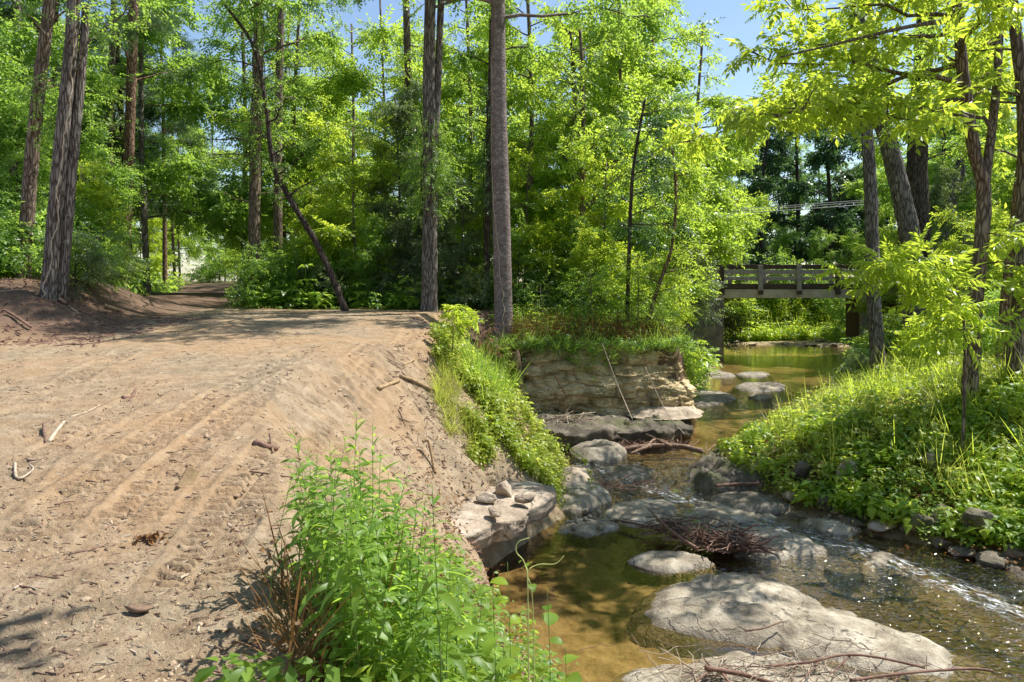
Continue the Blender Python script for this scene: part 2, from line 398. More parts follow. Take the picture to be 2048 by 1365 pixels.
def water_mat():
    m, nt, ns, lk = newmat('creek water')
    po = pos(nt); f, _ = attr(nt, 'lv')       # lv = agitation of the water
    mp = N(nt, 'Mapping'); lk.new(po, mp.inputs[0]); mp.inputs['Rotation'].default_value = (0, 0, rad(25)); mp.inputs['Scale'].default_value = (1, 1.7, 1)
    n1 = noise(nt, mp.outputs[0], 5, 1, .5, .8); n2 = noise(nt, mp.outputs[0], 12, 1, .5, .6)
    n0 = noise(nt, po, 1.2, 3, .5)
    amp = maprange(nt, f, 0, 1, .03, 1)
    h = math_(nt, 'MULTIPLY', math_(nt, 'ADD', math_(nt, 'MULTIPLY', n1, .7), math_(nt, 'MULTIPLY', n2, .25)), amp)
    nr = bump(nt, h, 1.0, .24)
    m1 = N(nt, 'Mapping'); lk.new(po, m1.inputs[0]); m1.inputs['Rotation'].default_value = (0, 0, rad(52)); m3 = N(nt, 'Mapping'); lk.new(m1.outputs[0], m3.inputs[0]); m3.inputs['Scale'].default_value = (.3, 1.1, 1)
    fr = N(nt, 'Fresnel'); fr.inputs['IOR'].default_value = 1.38; lk.new(nr, fr.inputs['Normal'])
    tr = N(nt, 'BsdfTransparent'); tr.inputs[0].default_value = (.86, .77, .56, 1)
    gl = N(nt, 'BsdfGlossy'); gl.inputs['Roughness'].default_value = .03; lk.new(nr, gl.inputs['Normal']); gl.inputs[0].default_value = (1, 1, 1, 1)
    mx = N(nt, 'MixShader'); lk.new(math_(nt, 'MINIMUM', math_(nt, 'MULTIPLY', fr.outputs[0], maprange(nt, f, 0, .6, 1.1, 2.0)), 1), mx.inputs[0]); lk.new(tr.outputs[0], mx.inputs[1]); lk.new(gl.outputs[0], mx.inputs[2])
    foam = N(nt, 'BsdfDiffuse'); foam.inputs[0].default_value = (.75, .78, .80, 1)
    ff = math_(nt, 'MULTIPLY', maprange(nt, noise(nt, m3.outputs[0], 11, 3, .6, 1.6), .53, .66, 0, 1), maprange(nt, f, .5, .95, 0, .6))
    m2 = N(nt, 'MixShader'); lk.new(ff, m2.inputs[0]); lk.new(mx.outputs[0], m2.inputs[1]); lk.new(foam.outputs[0], m2.inputs[2])
    out(nt, m2.outputs[0]); return m
M['water'] = water_mat()

# ------------------------------------------------------------------ ground sheet
def trackfield(x, y, z):
    dz = np.zeros_like(x)
    for k, (pl, wd, am) in enumerate(TRACKS):
        pl = np.asarray(pl)
        best = np.full(x.shape, 9.0); sl_ = np.zeros_like(x); s0 = 0
        bb = (x > pl[:, 0].min() - 1) & (x < pl[:, 0].max() + 1) & (y > pl[:, 1].min() - .5) & (y < pl[:, 1].max() + .5)
        if not bb.any(): continue
        xx, yy = x[bb], y[bb]; b = np.full(xx.shape, 9.0); s = np.zeros_like(xx)
        for i in range(len(pl) - 1):
            ax, ay = pl[i]; ex, ey = pl[i + 1] - pl[i]; L = math.hypot(ex, ey)
            t = np.clip(((xx - ax) * ex + (yy - ay) * ey) / L ** 2, 0, 1)
            dx = xx - ax - t * ex; dy = yy - ay - t * ey; dd = np.hypot(dx, dy); sg = np.sign(dx * ey - dy * ex)
            c = dd < np.abs(b); b = np.where(c, dd * sg, b); s = np.where(c, s0 + t * L, s); s0 += L
        ab = np.abs(b); m_ = sstep(wd / 2, wd / 2 - .05, ab + .035 * vn(s * 7, s * 0, 71 + k))
        fade = sstep(-.35, .15, fbm(xx * 1.3, yy * 1.3, 80 + k, 3)) * .9 + .1
        ends = sstep(0, .6, s) * sstep(s0, s0 - .8, s)
        half = np.where(b > 0, .5, 0)
        ph = (s + .05 * vn(xx * 4, yy * 4, 90 + k) + .02 * np.cos(b * 9)) / (.085 + .006 * yy) + half
        saw = np.abs((ph % 1) - .5) * 2
        tread = 1.35 * sstep(.35, .62, saw) - .5
        gap = sstep(.02, .05, ab)
        v = .95 * am * m_ * fade * ends * (tread * gap) - .014 * m_ * ends + .014 * ends * np.exp(-((ab - wd / 2 - .04) / .04) ** 2)
        q = dz[bb]; q = q + v; dz[bb] = q
    return z + dz
def T_(lst, w_, a): TRACKS.append(([tuple(hit(px, py)[:2]) for px, py in lst], w_, a))
T_([(400, 1130), (470, 1010), (560, 900), (650, 800), (720, 725), (765, 680)], .44, .042)
T_([(600, 1010), (660, 890), (720, 800), (775, 730), (815, 680), (832, 648)], .42, .042)
T_([(20, 1110), (130, 1015), (230, 930), (340, 855), (450, 790), (560, 725), (640, 690)], .45, .036)
T_([(210, 1090), (320, 960), (430, 860), (530, 785), (620, 725)], .42, .034)
T_([(110, 780), (200, 728), (270, 695)], .42, .034)
T_([(350, 1240), (380, 1160), (430, 1080), (470, 1010)], .40, .034)
T_([(-40, 1020), (60, 930), (200, 840), (330, 770)], .40, .026)

def make_ground():
    nx = 880
    us = np.concatenate([np.linspace(-3.2, -.86, 60)[:-1], np.linspace(-.86, .86, nx), np.linspace(.86, 3.2, 60)[1:]])
    ys = np.concatenate([np.linspace(-40, 1.2, 24)[:-1], np.exp(np.arange(math.log(1.2), math.log(2.6), .012)), np.exp(np.arange(math.log(2.6), math.log(16), .0036)), np.exp(np.arange(math.log(16), math.log(60), .0065)), np.exp(np.linspace(math.log(60.5), math.log(700), 40))])
    u, Y = np.meshgrid(us, ys)
    x = u * np.maximum(Y, 3.5 + 0 * Y) ; x = np.where(Y < 3.5, u * (3.5 + (3.5 - Y) * .35), x)
    y = Y
    d = polydist(x, y, CREEK); right = sstep(-1, 1, (x - midx(y)))
    z = hbase(x, y); dm = dirtmask(x, y, d, right)
    z = trackfield(x, y, z)
    V = np.stack([x, y, z], -1).reshape(-1, 3); r_, c_ = x.shape
    i, j = np.meshgrid(np.arange(r_ - 1), np.arange(c_ - 1), indexing='ij')
    Q = np.stack([i * c_ + j, i * c_ + j + 1, (i + 1) * c_ + j + 1, (i + 1) * c_ + j], -1).reshape(-1, 4)
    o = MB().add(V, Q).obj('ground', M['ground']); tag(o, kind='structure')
    bed = sstep(.12, -.05, z - (zwater(y) + .06)) * (d < 1.2)
    bed = np.maximum(bed, (d < 0) * 1.0)
    # darker soil colour: the mound and the top of the far bank
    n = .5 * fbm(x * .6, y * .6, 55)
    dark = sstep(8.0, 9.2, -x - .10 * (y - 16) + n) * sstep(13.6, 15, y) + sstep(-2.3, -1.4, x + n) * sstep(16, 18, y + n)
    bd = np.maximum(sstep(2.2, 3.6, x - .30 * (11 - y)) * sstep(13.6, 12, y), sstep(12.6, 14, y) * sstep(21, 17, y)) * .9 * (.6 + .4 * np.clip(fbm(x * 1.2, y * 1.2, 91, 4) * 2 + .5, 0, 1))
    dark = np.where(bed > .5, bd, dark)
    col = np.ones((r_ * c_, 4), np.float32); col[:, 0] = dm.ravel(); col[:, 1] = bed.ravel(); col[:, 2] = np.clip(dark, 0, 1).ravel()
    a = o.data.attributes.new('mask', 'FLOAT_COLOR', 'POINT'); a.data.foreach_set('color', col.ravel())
    return o
make_ground()

def make_water():
    us = np.linspace(-.4, 1.6, 620); ys = np.exp(np.arange(math.log(3.0), math.log(62), .0045))
    u, y = np.meshgrid(us, ys); x = u * np.maximum(y, 5)
    d = polydist(x, y, CREEK)
    cx = [onz(a, b, -2.5) for a, b in ((1180, 950), (1300, 985), (1440, 1020), (1560, 1050), (1700, 1085), (1840, 1140), (2040, 1220), (2300, 1330))]
    dd = np.full(x.shape, 9.)
    for (ax, ay), (bx, by) in zip(cx[:-1], cx[1:]):
        ex, ey = bx - ax, by - ay; t = np.clip(((x - ax) * ex + (y - ay) * ey) / (ex * ex + ey * ey), 0, 1)
        dd = np.minimum(dd, np.hypot(x - ax - t * ex, y - ay - t * ey))
    ag = np.exp(-(dd / .42) ** 2) * .95
    ag = np.maximum(ag, .45 * sstep(1.4, .2, dd))
    ag = np.maximum(ag, .50 * sstep(17.5, 16, y) * sstep(12.5, 13.5, y))
    ag = np.maximum(ag, .30 * sstep(2.6, 3.8, x - .25 * (11 - y)) * sstep(13.4, 12, y))
    ag = ag * (1 - .0 * y) + .05 * sstep(18, 20, y) * sstep(28, 22, y)
    z = zwater(y) + .030 * ag * fbm(x * 7, y * 5, 61, 2) + .045 * ag * fbm(x * 3.1, y * 2.4, 63, 2)
    r_, c_ = x.shape
    i, j = np.meshgrid(np.arange(r_ - 1), np.arange(c_ - 1), indexing='ij')
    Q = np.stack([i * c_ + j, i * c_ + j + 1, (i + 1) * c_ + j + 1, (i + 1) * c_ + j], -1).reshape(-1, 4)
    dq = d.ravel()[Q].min(1); Q = Q[dq < .9]
    used = np.unique(Q); mp = np.full(r_ * c_, -1); mp[used] = np.arange(len(used))
    o = MB().add(np.stack([x, y, z], -1).reshape(-1, 3)[used], mp[Q], a=ag.ravel()[used]).obj('water', M['water']); tag(o, kind='structure')
make_water()

# ------------------------------------------------------------------ rocks
def slab(name, outline, ztop, zbot, mat, label, cat='rock', dome=.10, rough=.05, seed=0, group=None, nr=16, na=72, tilt=(0, 0), skirt=.13, flare_=True, on=.13):
    """an irregular flat rock; outline = world xy points round it"""
    o_ = np.asarray(outline, float); c = o_.mean(0); rel = o_ - c
    an = np.arctan2(rel[:, 1], rel[:, 0]); rr = np.hypot(rel[:, 0], rel[:, 1]); k = np.argsort(an); an, rr = an[k], rr[k]
    th = np.linspace(-PI, PI, na, endpoint=False)
    rad_ = np.interp(th, np.concatenate([an - 2 * PI, an, an + 2 * PI]), np.concatenate([rr, rr, rr]))
    f1 = fbm(c[0] + np.cos(th) * 2.2, c[1] + np.sin(th) * 2.2, seed + 5, 4, .6); rad_ = rad_ * (1 + on * f1 + .05 * fbm(np.cos(th) * 9 + seed, np.sin(th) * 9, seed + 6, 3))
    fr = np.concatenate([np.linspace(.04, .86, nr - 4), [.92, .965, .99, 1.0]])
    V = [[0, 0, ztop + dome - zbot]]; size = rr.mean()
    rows = []
    for f in fr:
        x = np.cos(th) * rad_ * f; y = np.sin(th) * rad_ * f
        z = ztop + dome * (1 - f ** 2) - skirt * min(1, size / 1.5) * max(0, (f - .70) / .30) ** 1.6
        wx, wy = x + c[0], y + c[1]
        nse = fbm(wx * 1.6, wy * 1.6, seed, 5, .55)
        st = np.round((nse + .25 * fbm(wx * 5, wy * 5, seed + 2, 3)) * 4) / 4      # bedding steps
        z = z + rough * (.55 * nse + 1.3 * st + .5 * fbm(wx * 7, wy * 7, seed + 3, 3)) + tilt[0] * x + tilt[1] * y
        rows.append(np.stack([x, y, z - zbot], -1))
    for q, s in (((.6, 1.04), (.3, 1.14), (0.0, 1.3)) if flare_ else ((.88, 1.01), (.74, .985), (.6, 1.01), (.45, .97), (.3, .98), (.15, .93), (0.0, .90))):
        jn = 1 + (.03 if flare_ else .07) * fbm(th * 5, th * 0 + q * 9, seed + 8, 4, .65); x = np.cos(th) * rad_ * s * jn; y = np.sin(th) * rad_ * s * jn
        rows.append(np.stack([x, y, (rows[len(fr) - 1][:, 2]) * q], -1))
    V = np.vstack([V] + rows); n = len(rows)
    i, j = np.meshgrid(np.arange(n - 1), np.arange(na), indexing='ij'); j2 = (j + 1) % na
    Q = np.stack([1 + i * na + j, 1 + (i + 1) * na + j, 1 + (i + 1) * na + j2, 1 + i * na + j2], -1).reshape(-1, 4)
    T = [(0, 1 + k, 1 + (k + 1) % na) for k in range(na)]
    o = MB().add(V, Q, T).obj(name, M[mat], loc=(c[0], c[1], zbot))
    return tag(o, label, cat, group)
def pslab(name, pxs, ztop, zbot, mat, label, zp=None, **k):
    return slab(name, [onz(a, b, ztop if zp is None else zp) for a, b in pxs], ztop, zbot, mat, label, **k)
pslab('flat_rock', [(1268, 1195), (1300, 1160), (1380, 1140), (1480, 1130), (1560, 1145), (1640, 1190), (1760, 1235), (1890, 1270), (1985, 1310), (1940, 1350), (1720, 1335), (1560, 1292), (1440, 1275), (1350, 1262), (1275, 1240)],
      -2.485, -2.9, 'rock_pale', 'broad pale grey rock slab, the largest in the lower creek', dome=.085, rough=.055, seed=1, skirt=.17, nr=40, na=150)
pslab('flat_rock', [(1180, 1385), (1250, 1338), (1360, 1312), (1520, 1302), (1680, 1335), (1880, 1375), (1980, 1410), (1900, 1560), (1500, 1640), (1150, 1560)],
      -2.50, -2.95, 'rock_pale', 'pale rock slab at the bottom edge with dry branches lying across it', dome=.14, rough=.05, seed=2, nr=36, na=130)
pslab('flat_rock', [(1395, 1060), (1440, 1048), (1530, 1050), (1610, 1072), (1650, 1095), (1590, 1112), (1500, 1112), (1420, 1095)],
      -2.50, -2.85, 'rock_pale', 'long low rock slab beside the rapids behind the driftwood heap', dome=.05, rough=.05, seed=3, nr=24, na=90)
pslab('flat_rock', [(1210, 1030), (1250, 1005), (1310, 990), (1345, 1005), (1330, 1030), (1270, 1048)],
      -2.49, -2.85, 'rock_pale', 'small pale rounded slab above the driftwood heap in the stream', dome=.05, rough=.04, seed=4)
pslab('flat_rock', [(1255, 1120), (1310, 1103), (1390, 1108), (1430, 1124), (1370, 1138), (1290, 1136)],
      -2.52, -2.85, 'rock_pale', 'small pale slab just in front of the driftwood heap', dome=.06, rough=.04, seed=6)
pslab('rock', [(1100, 1000), (1120, 965), (1170, 955), (1205, 975), (1200, 1000), (1150, 1015)],
      -2.40, -2.9, 'rock_pale', 'pale rock at the foot of the leafy left bank beside the rapids', dome=.10, rough=.06, seed=7)
pslab('rock', [(1095, 960), (1110, 935), (1165, 932), (1180, 950), (1150, 965)],
      -2.25, -2.9, 'rock_tan', 'brownish rock under the overhanging leafy vine', dome=.10, rough=.05, seed=8)
pslab('boulder', [(1150, 905), (1165, 888), (1200, 882), (1235, 890), (1245, 905), (1215, 915), (1170, 916)],
      -2.16, -2.75, 'rock_pool', 'rounded grey boulder standing in the creek below the rock ledge', dome=.16, rough=.04, seed=9)
pslab('flat_rock', [(1440, 985), (1500, 975), (1560, 985), (1600, 1005), (1540, 1015), (1470, 1012), (1420, 1000)],
      -2.42, -2.8, 'rock_pool', 'low wet rock shelf at the right edge of the rapids', dome=.05, rough=.04, seed=10)
pslab('flat_rock', [(1400, 965), (1440, 950), (1500, 950), (1530, 965), (1480, 975)],
      -2.32, -2.8, 'rock_pool', 'thin flat rock above the rapids beside the muddy point', dome=.05, rough=.04, seed=11)
pslab('flat_rock', [(1372, 800), (1375, 782), (1420, 775), (1455, 785), (1450, 800), (1400, 812)],
      -2.19, -2.5, 'rock_pool', 'pale flat rock ledge in the pool next to the rock wall corner', dome=.03, rough=.05, seed=12)
pslab('flat_rock', [(1372, 752), (1380, 740), (1440, 738), (1462, 745), (1440, 756)],
      -2.20, -2.5, 'rock_pool', 'pale flat rock in the pool in front of the bridge pier', dome=.02, rough=.04, seed=13)
pslab('flat_rock', [(1478, 775), (1500, 766), (1550, 764), (1565, 772), (1540, 780), (1500, 781)],
      -2.19, -2.5, 'rock_pool', 'low pale rock island in the middle of the upper pool', dome=.04, rough=.05, seed=14)
pslab('rock', [(1508, 793), (1514, 788), (1524, 789), (1522, 796), (1513, 797)],
      -2.18, -2.5, 'rock_pool', 'tiny stone sticking out of the pool below the rock island', dome=.05, rough=.02, seed=15)
pslab('flat_rock', [(1480, 750), (1490, 744), (1530, 743), (1535, 749), (1500, 753)], -2.20, -2.6, 'rock_pool', 'thin sliver of rock just breaking the pool surface near the pier', dome=.02, rough=.02, seed=16)
pslab('flat_rock', [(1385, 930), (1420, 905), (1480, 888), (1560, 900), (1600, 930), (1540, 950), (1460, 950), (1405, 945)],
      -2.10, -2.7, 'rock_dark', 'dark muddy point of rock reaching into the creek from the right bank', dome=.05, rough=.14, seed=17, nr=24, na=90)

for k, (ol, zt, lb) in enumerate([
    ([(1350, 1035), (1360, 1012), (1420, 1005), (1500, 1015), (1560, 1030), (1500, 1042), (1420, 1045)], -2.515, 'thin bedrock shelf awash between the rapids and the long low slab'),
    ([(1120, 1062), (1140, 1040), (1200, 1030), (1240, 1040), (1220, 1060), (1160, 1070)], -2.515, 'flat shelf of rock barely above water under the left bank'),
    ([(1650, 1125), (1700, 1108), (1790, 1112), (1840, 1130), (1770, 1145), (1690, 1140)], -2.60, 'submerged rock shelf breaking the stream to the right of the big slab'),
    ([(1180, 945), (1210, 930), (1290, 925), (1340, 935), (1290, 950), (1220, 955)], -2.33, 'low ledge of rock across the creek just above the rapids'),
    ([(1600, 1010), (1640, 1030), (1720, 1050), (1700, 1068), (1620, 1050), (1570, 1025)], -2.50, 'long thin shelf of rock at the foot of the right bank')]):
    pslab('flat_rock', ol, zt, zt - .3, 'rock_pale' if k != 3 else 'rock_pool', lb, dome=.035, rough=.05, seed=90 + k, nr=22, na=80, on=.22)
def lump(rx, ry, rz, seed, n=20, m=28, flat=.5, rough=.22):
    """angular stone centred on its base"""
    rs = np.random.default_rng(seed); dirs = rs.normal(0, 1, (11, 3)); dirs /= np.linalg.norm(dirs, axis=1, keepdims=True); off = rs.uniform(.50, .92, 11)
    ph = np.linspace(0, PI, n); th = np.linspace(0, 2 * PI, m, endpoint=False)
    p, t = np.meshgrid(ph, th, indexing='ij'); D = np.stack([np.sin(p) * np.cos(t), np.sin(p) * np.sin(t), np.cos(p)], -1).reshape(-1, 3)
    r = np.ones(len(D))
    for d_, o_ in zip(dirs, off):
        c = D @ d_; r = np.minimum(r, np.where(c > .05, o_ / np.maximum(c, .05), 9))
    r = r * (1 + rough * .3 * fbm(D[:, 0] * 3 + seed, D[:, 1] * 3 + D[:, 2] * 2, seed, 3))
    V = D * r[:, None] * np.array([rx, ry, rz])
    i, j = np.meshgrid(np.arange(n - 1), np.arange(m), indexing='ij'); j2 = (j + 1) % m
    Q = np.stack([i * m + j, (i + 1) * m + j, (i + 1) * m + j2, i * m + j2], -1).reshape(-1, 4)
    return V, Q
def stone(name, px, py, w_, h_, mat, label, group=None, seed=None, d=None, rz=None, cat='rock', sink=.25, z=None):
    p = hit(px, py) if z is None else Vector((*onz(px, py, z), z)); seed = seed if seed is not None else R.randrange(9999)
    V, Q = lump(w_ / 2, (d or w_ * .7) / 2, h_ * .6, seed)
    o = MB().add(V, Q).obj(name, M[mat], smooth=False, loc=(p.x, p.y, p.z + h_ * (.6 - sink)))
    o.rotation_euler.z = rz if rz is not None else R.uniform(0, 6); o.rotation_euler.x = R.uniform(-.1, .1)
    return tag(o, label, cat, group)
stone('rock', 1652, 1022, .42, .30, 'rock_dark', 'dark square-edged stone at the waterline of the right bank', seed=3)
stone('rock', 1585, 1002, .45, .22, 'rock_tan', 'jagged tan stone left of the dark square-edged one', seed=5)
stone('rock', 1700, 965, .50, .42, 'rock_tan', 'brown upright stone among leaves halfway up the right bank', seed=6)
stone('rock', 1600, 960, .60, .38, 'rock_dark', 'big grey stone behind the leafy plants at right waterline', seed=7)
stone('rock', 1835, 1068, .62, .34, 'rock_dark', 'large dark wet boulder at the foot of the right bank', seed=8)
stone('rock', 1765, 1062, .60, .16, 'rock_tan', 'flat tan stone left of the large dark wet boulder', seed=9)
stone('rock', 1700, 1052, .55, .14, 'rock_dark', 'flat dark stone where the rapids meet the right bank', seed=10)
stone('rock', 1960, 1075, .75, .50, 'rock_dark', 'purplish grey boulder in shade on the right bank', seed=11)
stone('rock', 1885, 1048, .45, .30, 'rock_dark', 'small purplish stone beside the shaded boulder', seed=12)
stone('rock', 1740, 1000, .40, .16, 'rock_tan', 'tan flat stone resting on leaf litter above the waterline', seed=13)
stone('rock', 1800, 1032, .34, .14, 'rock_tan', 'small tan stone above the large dark wet boulder', seed=14)
stone('rock', 1725, 815, .55, .22, 'rock_tan', 'pale stone among the yellow-green leaves nearest the forked tree on the right bank', seed=15)
stone('rock', 1790, 850, .45, .20, 'rock_tan', 'pinkish stone lying among plants on the right bank', seed=16)
stone('rock', 1750, 838, .50, .22, 'rock_tan', 'broken pale stone beside the pinkish one on the right bank', seed=17)
stone('rock', 1860, 935, .46, .34, 'rock_tan', 'grey pointed stone in shade high on the right bank', seed=18)
for k, (a, b, s) in enumerate([(1930, 1115, .6), (2000, 1130, .7), (1980, 1160, .5), (2040, 1165, .6), (1880, 1095, .4), (2030, 1110, .5)]):
    stone('rock', a, b, s, .18, 'rock_dark', 'flat dark stone in the shaded heap at the lower right water edge', 'flat dark stones in the shaded heap', seed=30 + k)
for k in range(34):
    a = R.uniform(1470, 1900); b = np.interp(a, [1470, 1560, 1700, 1900], [985, 1005, 1045, 1085]) - R.uniform(-4, 34)
    stone('pebble', a, b, R.uniform(.08, .22), R.uniform(.04, .10), R.choice(['rock_tan', 'rock_dark', 'rock_tan']), 'small loose stone along the right waterline', 'small loose stones along the right waterline', cat='stone')
for k in range(22):
    a = R.uniform(1120, 1235); b = R.uniform(1010, 1062)
    stone('pebble', a, b, R.uniform(.07, .2), R.uniform(.05, .12), 'rock_pale', 'pale stone in the shallow riffle below the left bank', 'pale stones in the riffle below the left bank', cat='stone', z=-2.52)
for k in range(16):
    a = R.uniform(1455, 1680); b = R.uniform(684, 697)
    stone('pebble', a, b, R.uniform(.35, .9), R.uniform(.10, .22), 'rock_tan', 'pale flat stone on the far shore of the pool under the bridge', 'pale flat stones on the far shore of the pool', cat='stone')
# stones by the wall corner
for k, (a, b, s, h_) in enumerate([(1350, 838, .5, .14), (1362, 850, .55, .14), (1340, 865, .5, .2)]):
    stone('rock', a, b, s, h_, 'rock_dark', 'dark flat stone stacked under the corner of the rock wall', 'dark flat stones under the wall corner', seed=50 + k, z=-2.0 - .1 * k)

# rock wall of the bank: a displaced sheet with thickness, bedding ledges and cracks
def rock_wall():
    x0, x1 = -.9, 4.85; nx, nz = 300, 130
    s = np.linspace(0, 1, nx); L = []
    pth = smoothpath([(-1.2, 21.0), (-.3, 20.05), (1.2, 19.75), (2.9, 19.8), (4.35, 19.95), (4.85, 20.35), (5.0, 21.6), (5.3, 23.2)], nx)
    pth = np.array(pth)[:, :2] if pth.shape[1] > 2 else pth
    t = np.gradient(pth, axis=0); t /= np.linalg.norm(t, axis=1, keepdims=True); nrm = np.stack([t[:, 1], -t[:, 0]], -1)
    sl_ = np.concatenate([[0], np.cumsum(np.hypot(*np.diff(pth, axis=0).T))])
    v = np.linspace(0, 1, nz); S, Vv = np.meshgrid(sl_, v)
    ztop = -.16 + .30 * fbm(S * .9, S * 0, 7, 4, .6) - .25 * sstep(4.6, 6.2, S) - .0 * S; zbot = -2.0 + .0 * S
    Z = zbot + (ztop - zbot) * Vv
    hN = fbm(S * .6, Z * 3.0, 3, 5, .6)
    # blocks: stretched cells
    cz = Z * 3.4 + 1.1 * fbm(S * .55, Z * .6, 8, 4, .6); row = np.floor(cz); fz = cz - row
    cs = S * (1.0 + .5 * _h(row, row * 0, 5)) + _h(row, row * 0 + 3, 4) * 7 + .35 * fbm(S * 1.5, Z * 2.5, 9, 3); colm = np.floor(cs); fs = cs - colm
    blk = _h(colm, row, 6)
    edge = np.minimum(np.minimum(fz, 1 - fz) / .10, np.minimum(fs, 1 - fs) / .06); edge = np.clip(edge, 0, 1)
    D = .13 * blk * edge + .22 * hN + .09 * fbm(S * 4, Z * 7, 10, 5, .65) - .05 * (1 - edge) * sstep(-.2, .3, fbm(S * .9, Z * 1.4, 17, 3))
    D += .13 * np.exp(-((Vv - .05) / .06) ** 2) * sstep(3.5, 4.6, S) + .02
    D += -.50 * sstep(.1, 1, Vv) ** 1.5                     # leans back
    D -= .25 * sstep(2.5, 0, S) * Vv
    X = pth[:, 0][None] + nrm[:, 0][None] * D; Y = pth[:, 1][None] + nrm[:, 1][None] * D
    A = np.stack([X, Y, Z], -1)
    back = np.stack([pth[:, 0] - nrm[:, 0] * .9, pth[:, 1] - nrm[:, 1] * .9, ztop[0] + .05 + .06 * fbm(sl_ * 2, sl_ * 0, 3)], -1)[None]
    mid = np.stack([pth[:, 0] - nrm[:, 0] * .35, pth[:, 1] - nrm[:, 1] * .35, ztop[0] + .05 + .05 * fbm(sl_ * 4, sl_ * 0, 6)], -1)[None]
    foot = A[:1].copy(); foot[..., 2] = -2.6
    G = np.concatenate([foot, A, mid, back]); r_, c_ = G.shape[:2]
    i, j = np.meshgrid(np.arange(r_ - 1), np.arange(c_ - 1), indexing='ij')
    Q = np.stack([i * c_ + j, i * c_ + j + 1, (i + 1) * c_ + j + 1, (i + 1) * c_ + j], -1).reshape(-1, 4)
    o = MB().add(G.reshape(-1, 3) - np.array([2, 20, -2.6]), Q).obj('rock_wall', M['rock_wall'], loc=(2, 20, -2.6))
    tag(o, 'layered tan rock wall of the bank below the trees, cracked and mossy', 'rock wall')
rock_wall()
slab('rock_ledge', [(.55, 17.9), (1.2, 17.4), (2.3, 17.7), (2.7, 18.4), (2.6, 19.9), (1.5, 20.2), (.4, 20.1), (.2, 19)], -1.86, -2.35, 'rock_dark', 'dark undercut rock ledge below the left half of the rock wall', dome=.08, rough=.10, seed=21, nr=26, na=100, flare_=False, skirt=.06, on=.2)
slab('rock_ledge', [(2.4, 18.3), (3.2, 18.1), (4.1, 18.5), (4.6, 19.1), (4.7, 20.2), (3.6, 20.3), (2.4, 20.1)], -1.98, -2.4, 'rock_dark', 'dark rock ledge with grass on top below the right half of the rock wall', dome=.08, rough=.10, seed=22, nr=26, na=100, flare_=False, skirt=.06, on=.2)
slab('flat_rock', [(3.3, 19.5), (4.2, 19.2), (4.75, 19.7), (4.8, 20.6), (3.4, 20.6)], -1.70, -1.88, 'rock_tan', 'thin brown slab jutting out at the base of the rock wall corner', dome=.02, rough=.03, seed=23)
# undercut slab in the left bank
def undercut():
    A = np.array([-.95, 9.55]); B = np.array([.85, 12.1]); t = (B - A) / np.linalg.norm(B - A); n = np.array([-t[1], t[0]])
    ol = [A + t * a + n * b for a, b in ((-.1, .25), (.2, -.05), (1, -.14), (1.9, -.08), (2.7, -.1), (3.1, .15), (3.1, .9), (2.2, 1.3), (1, 1.35), (0, 1.0))]
    slab('flat_rock', ol, -1.68, -2.0, 'rock_tan', 'thick pale stone slab overhanging dark water in the left bank', dome=.03, rough=.035, seed=25, nr=26, na=110, tilt=(-.01, .0), skirt=.03, flare_=False, on=.05)
undercut()
for k, (a, b, s, h_, l) in enumerate([(975, 1000, .36, .12, 'tan broken rock lying on the left end of the overhanging slab'), (1010, 985, .42, .2, 'white angular rock on top of the overhanging slab'), (1050, 1000, .40, .12, 'flat chunk of rock at the right end of the overhanging slab'),
                                  (990, 1030, .3, .1, 'small rock near the front rim of the overhanging slab')]):
    q = onz(a, b, -1.62)
    V, Q = lump(s / 2, s * .35, h_ * .7, 60 + k)
    o = MB().add(V, Q).obj('rock', M['rock_tan'], loc=(q[0], q[1], -1.58)); o.rotation_euler.z = k * 1.7; tag(o, l, 'rock')

# ================================================================== plants
def leafquad(L, W, droop=.12):
    """one leaf, 4 vertices, along +X, lying flat, tip drooping"""
    return np.array([[0, 0, 0], [L * .42, -W / 2, .04 * L], [L, 0, -droop * L], [L * .42, W / 2, .04 * L]])
def rot(yaw, pitch, roll):
    cy_, sy = np.cos(yaw), np.sin(yaw); cp, sp = np.cos(pitch), np.sin(pitch); cr, sr = np.cos(roll), np.sin(roll)
    z = np.zeros_like(cy_); o = z + 1
    Rz = np.stack([cy_, -sy, z, sy, cy_, z, z, z, o], -1).reshape(-1, 3, 3)
    Ry = np.stack([cp, z, sp, z, o, z, -sp, z, cp], -1).reshape(-1, 3, 3)
    Rx = np.stack([o, z, z, z, cr, -sr, z, sr, cr], -1).reshape(-1, 3, 3)
    return Rz @ Ry @ Rx
def spray_broad(n, leaf=.10, wr=.55, length=.6, seed=0):
    r = np.random.default_rng(seed); V = []; A = []
    for i in range(n):
        t = (i + .5) / n; side = 1 if i % 2 else -1
        yaw = side * r.uniform(.5, 1.3) if i < n - 1 else 0
        m = rot(np.array([yaw]), np.array([r.uniform(-.25, .55)]), np.array([r.uniform(-.6, .6)]))[0]
        s = r.uniform(.75, 1.2)
        q = leafquad(leaf * s, leaf * wr * s, r.uniform(0, .3)) @ m.T + np.array([t * length, side * .01, -.12 * length * t * t + r.uniform(-.02, .02)])
        V.append(q); A.append(np.full(4, r.uniform(0, 1)))
    return np.concatenate(V), np.concatenate(A)
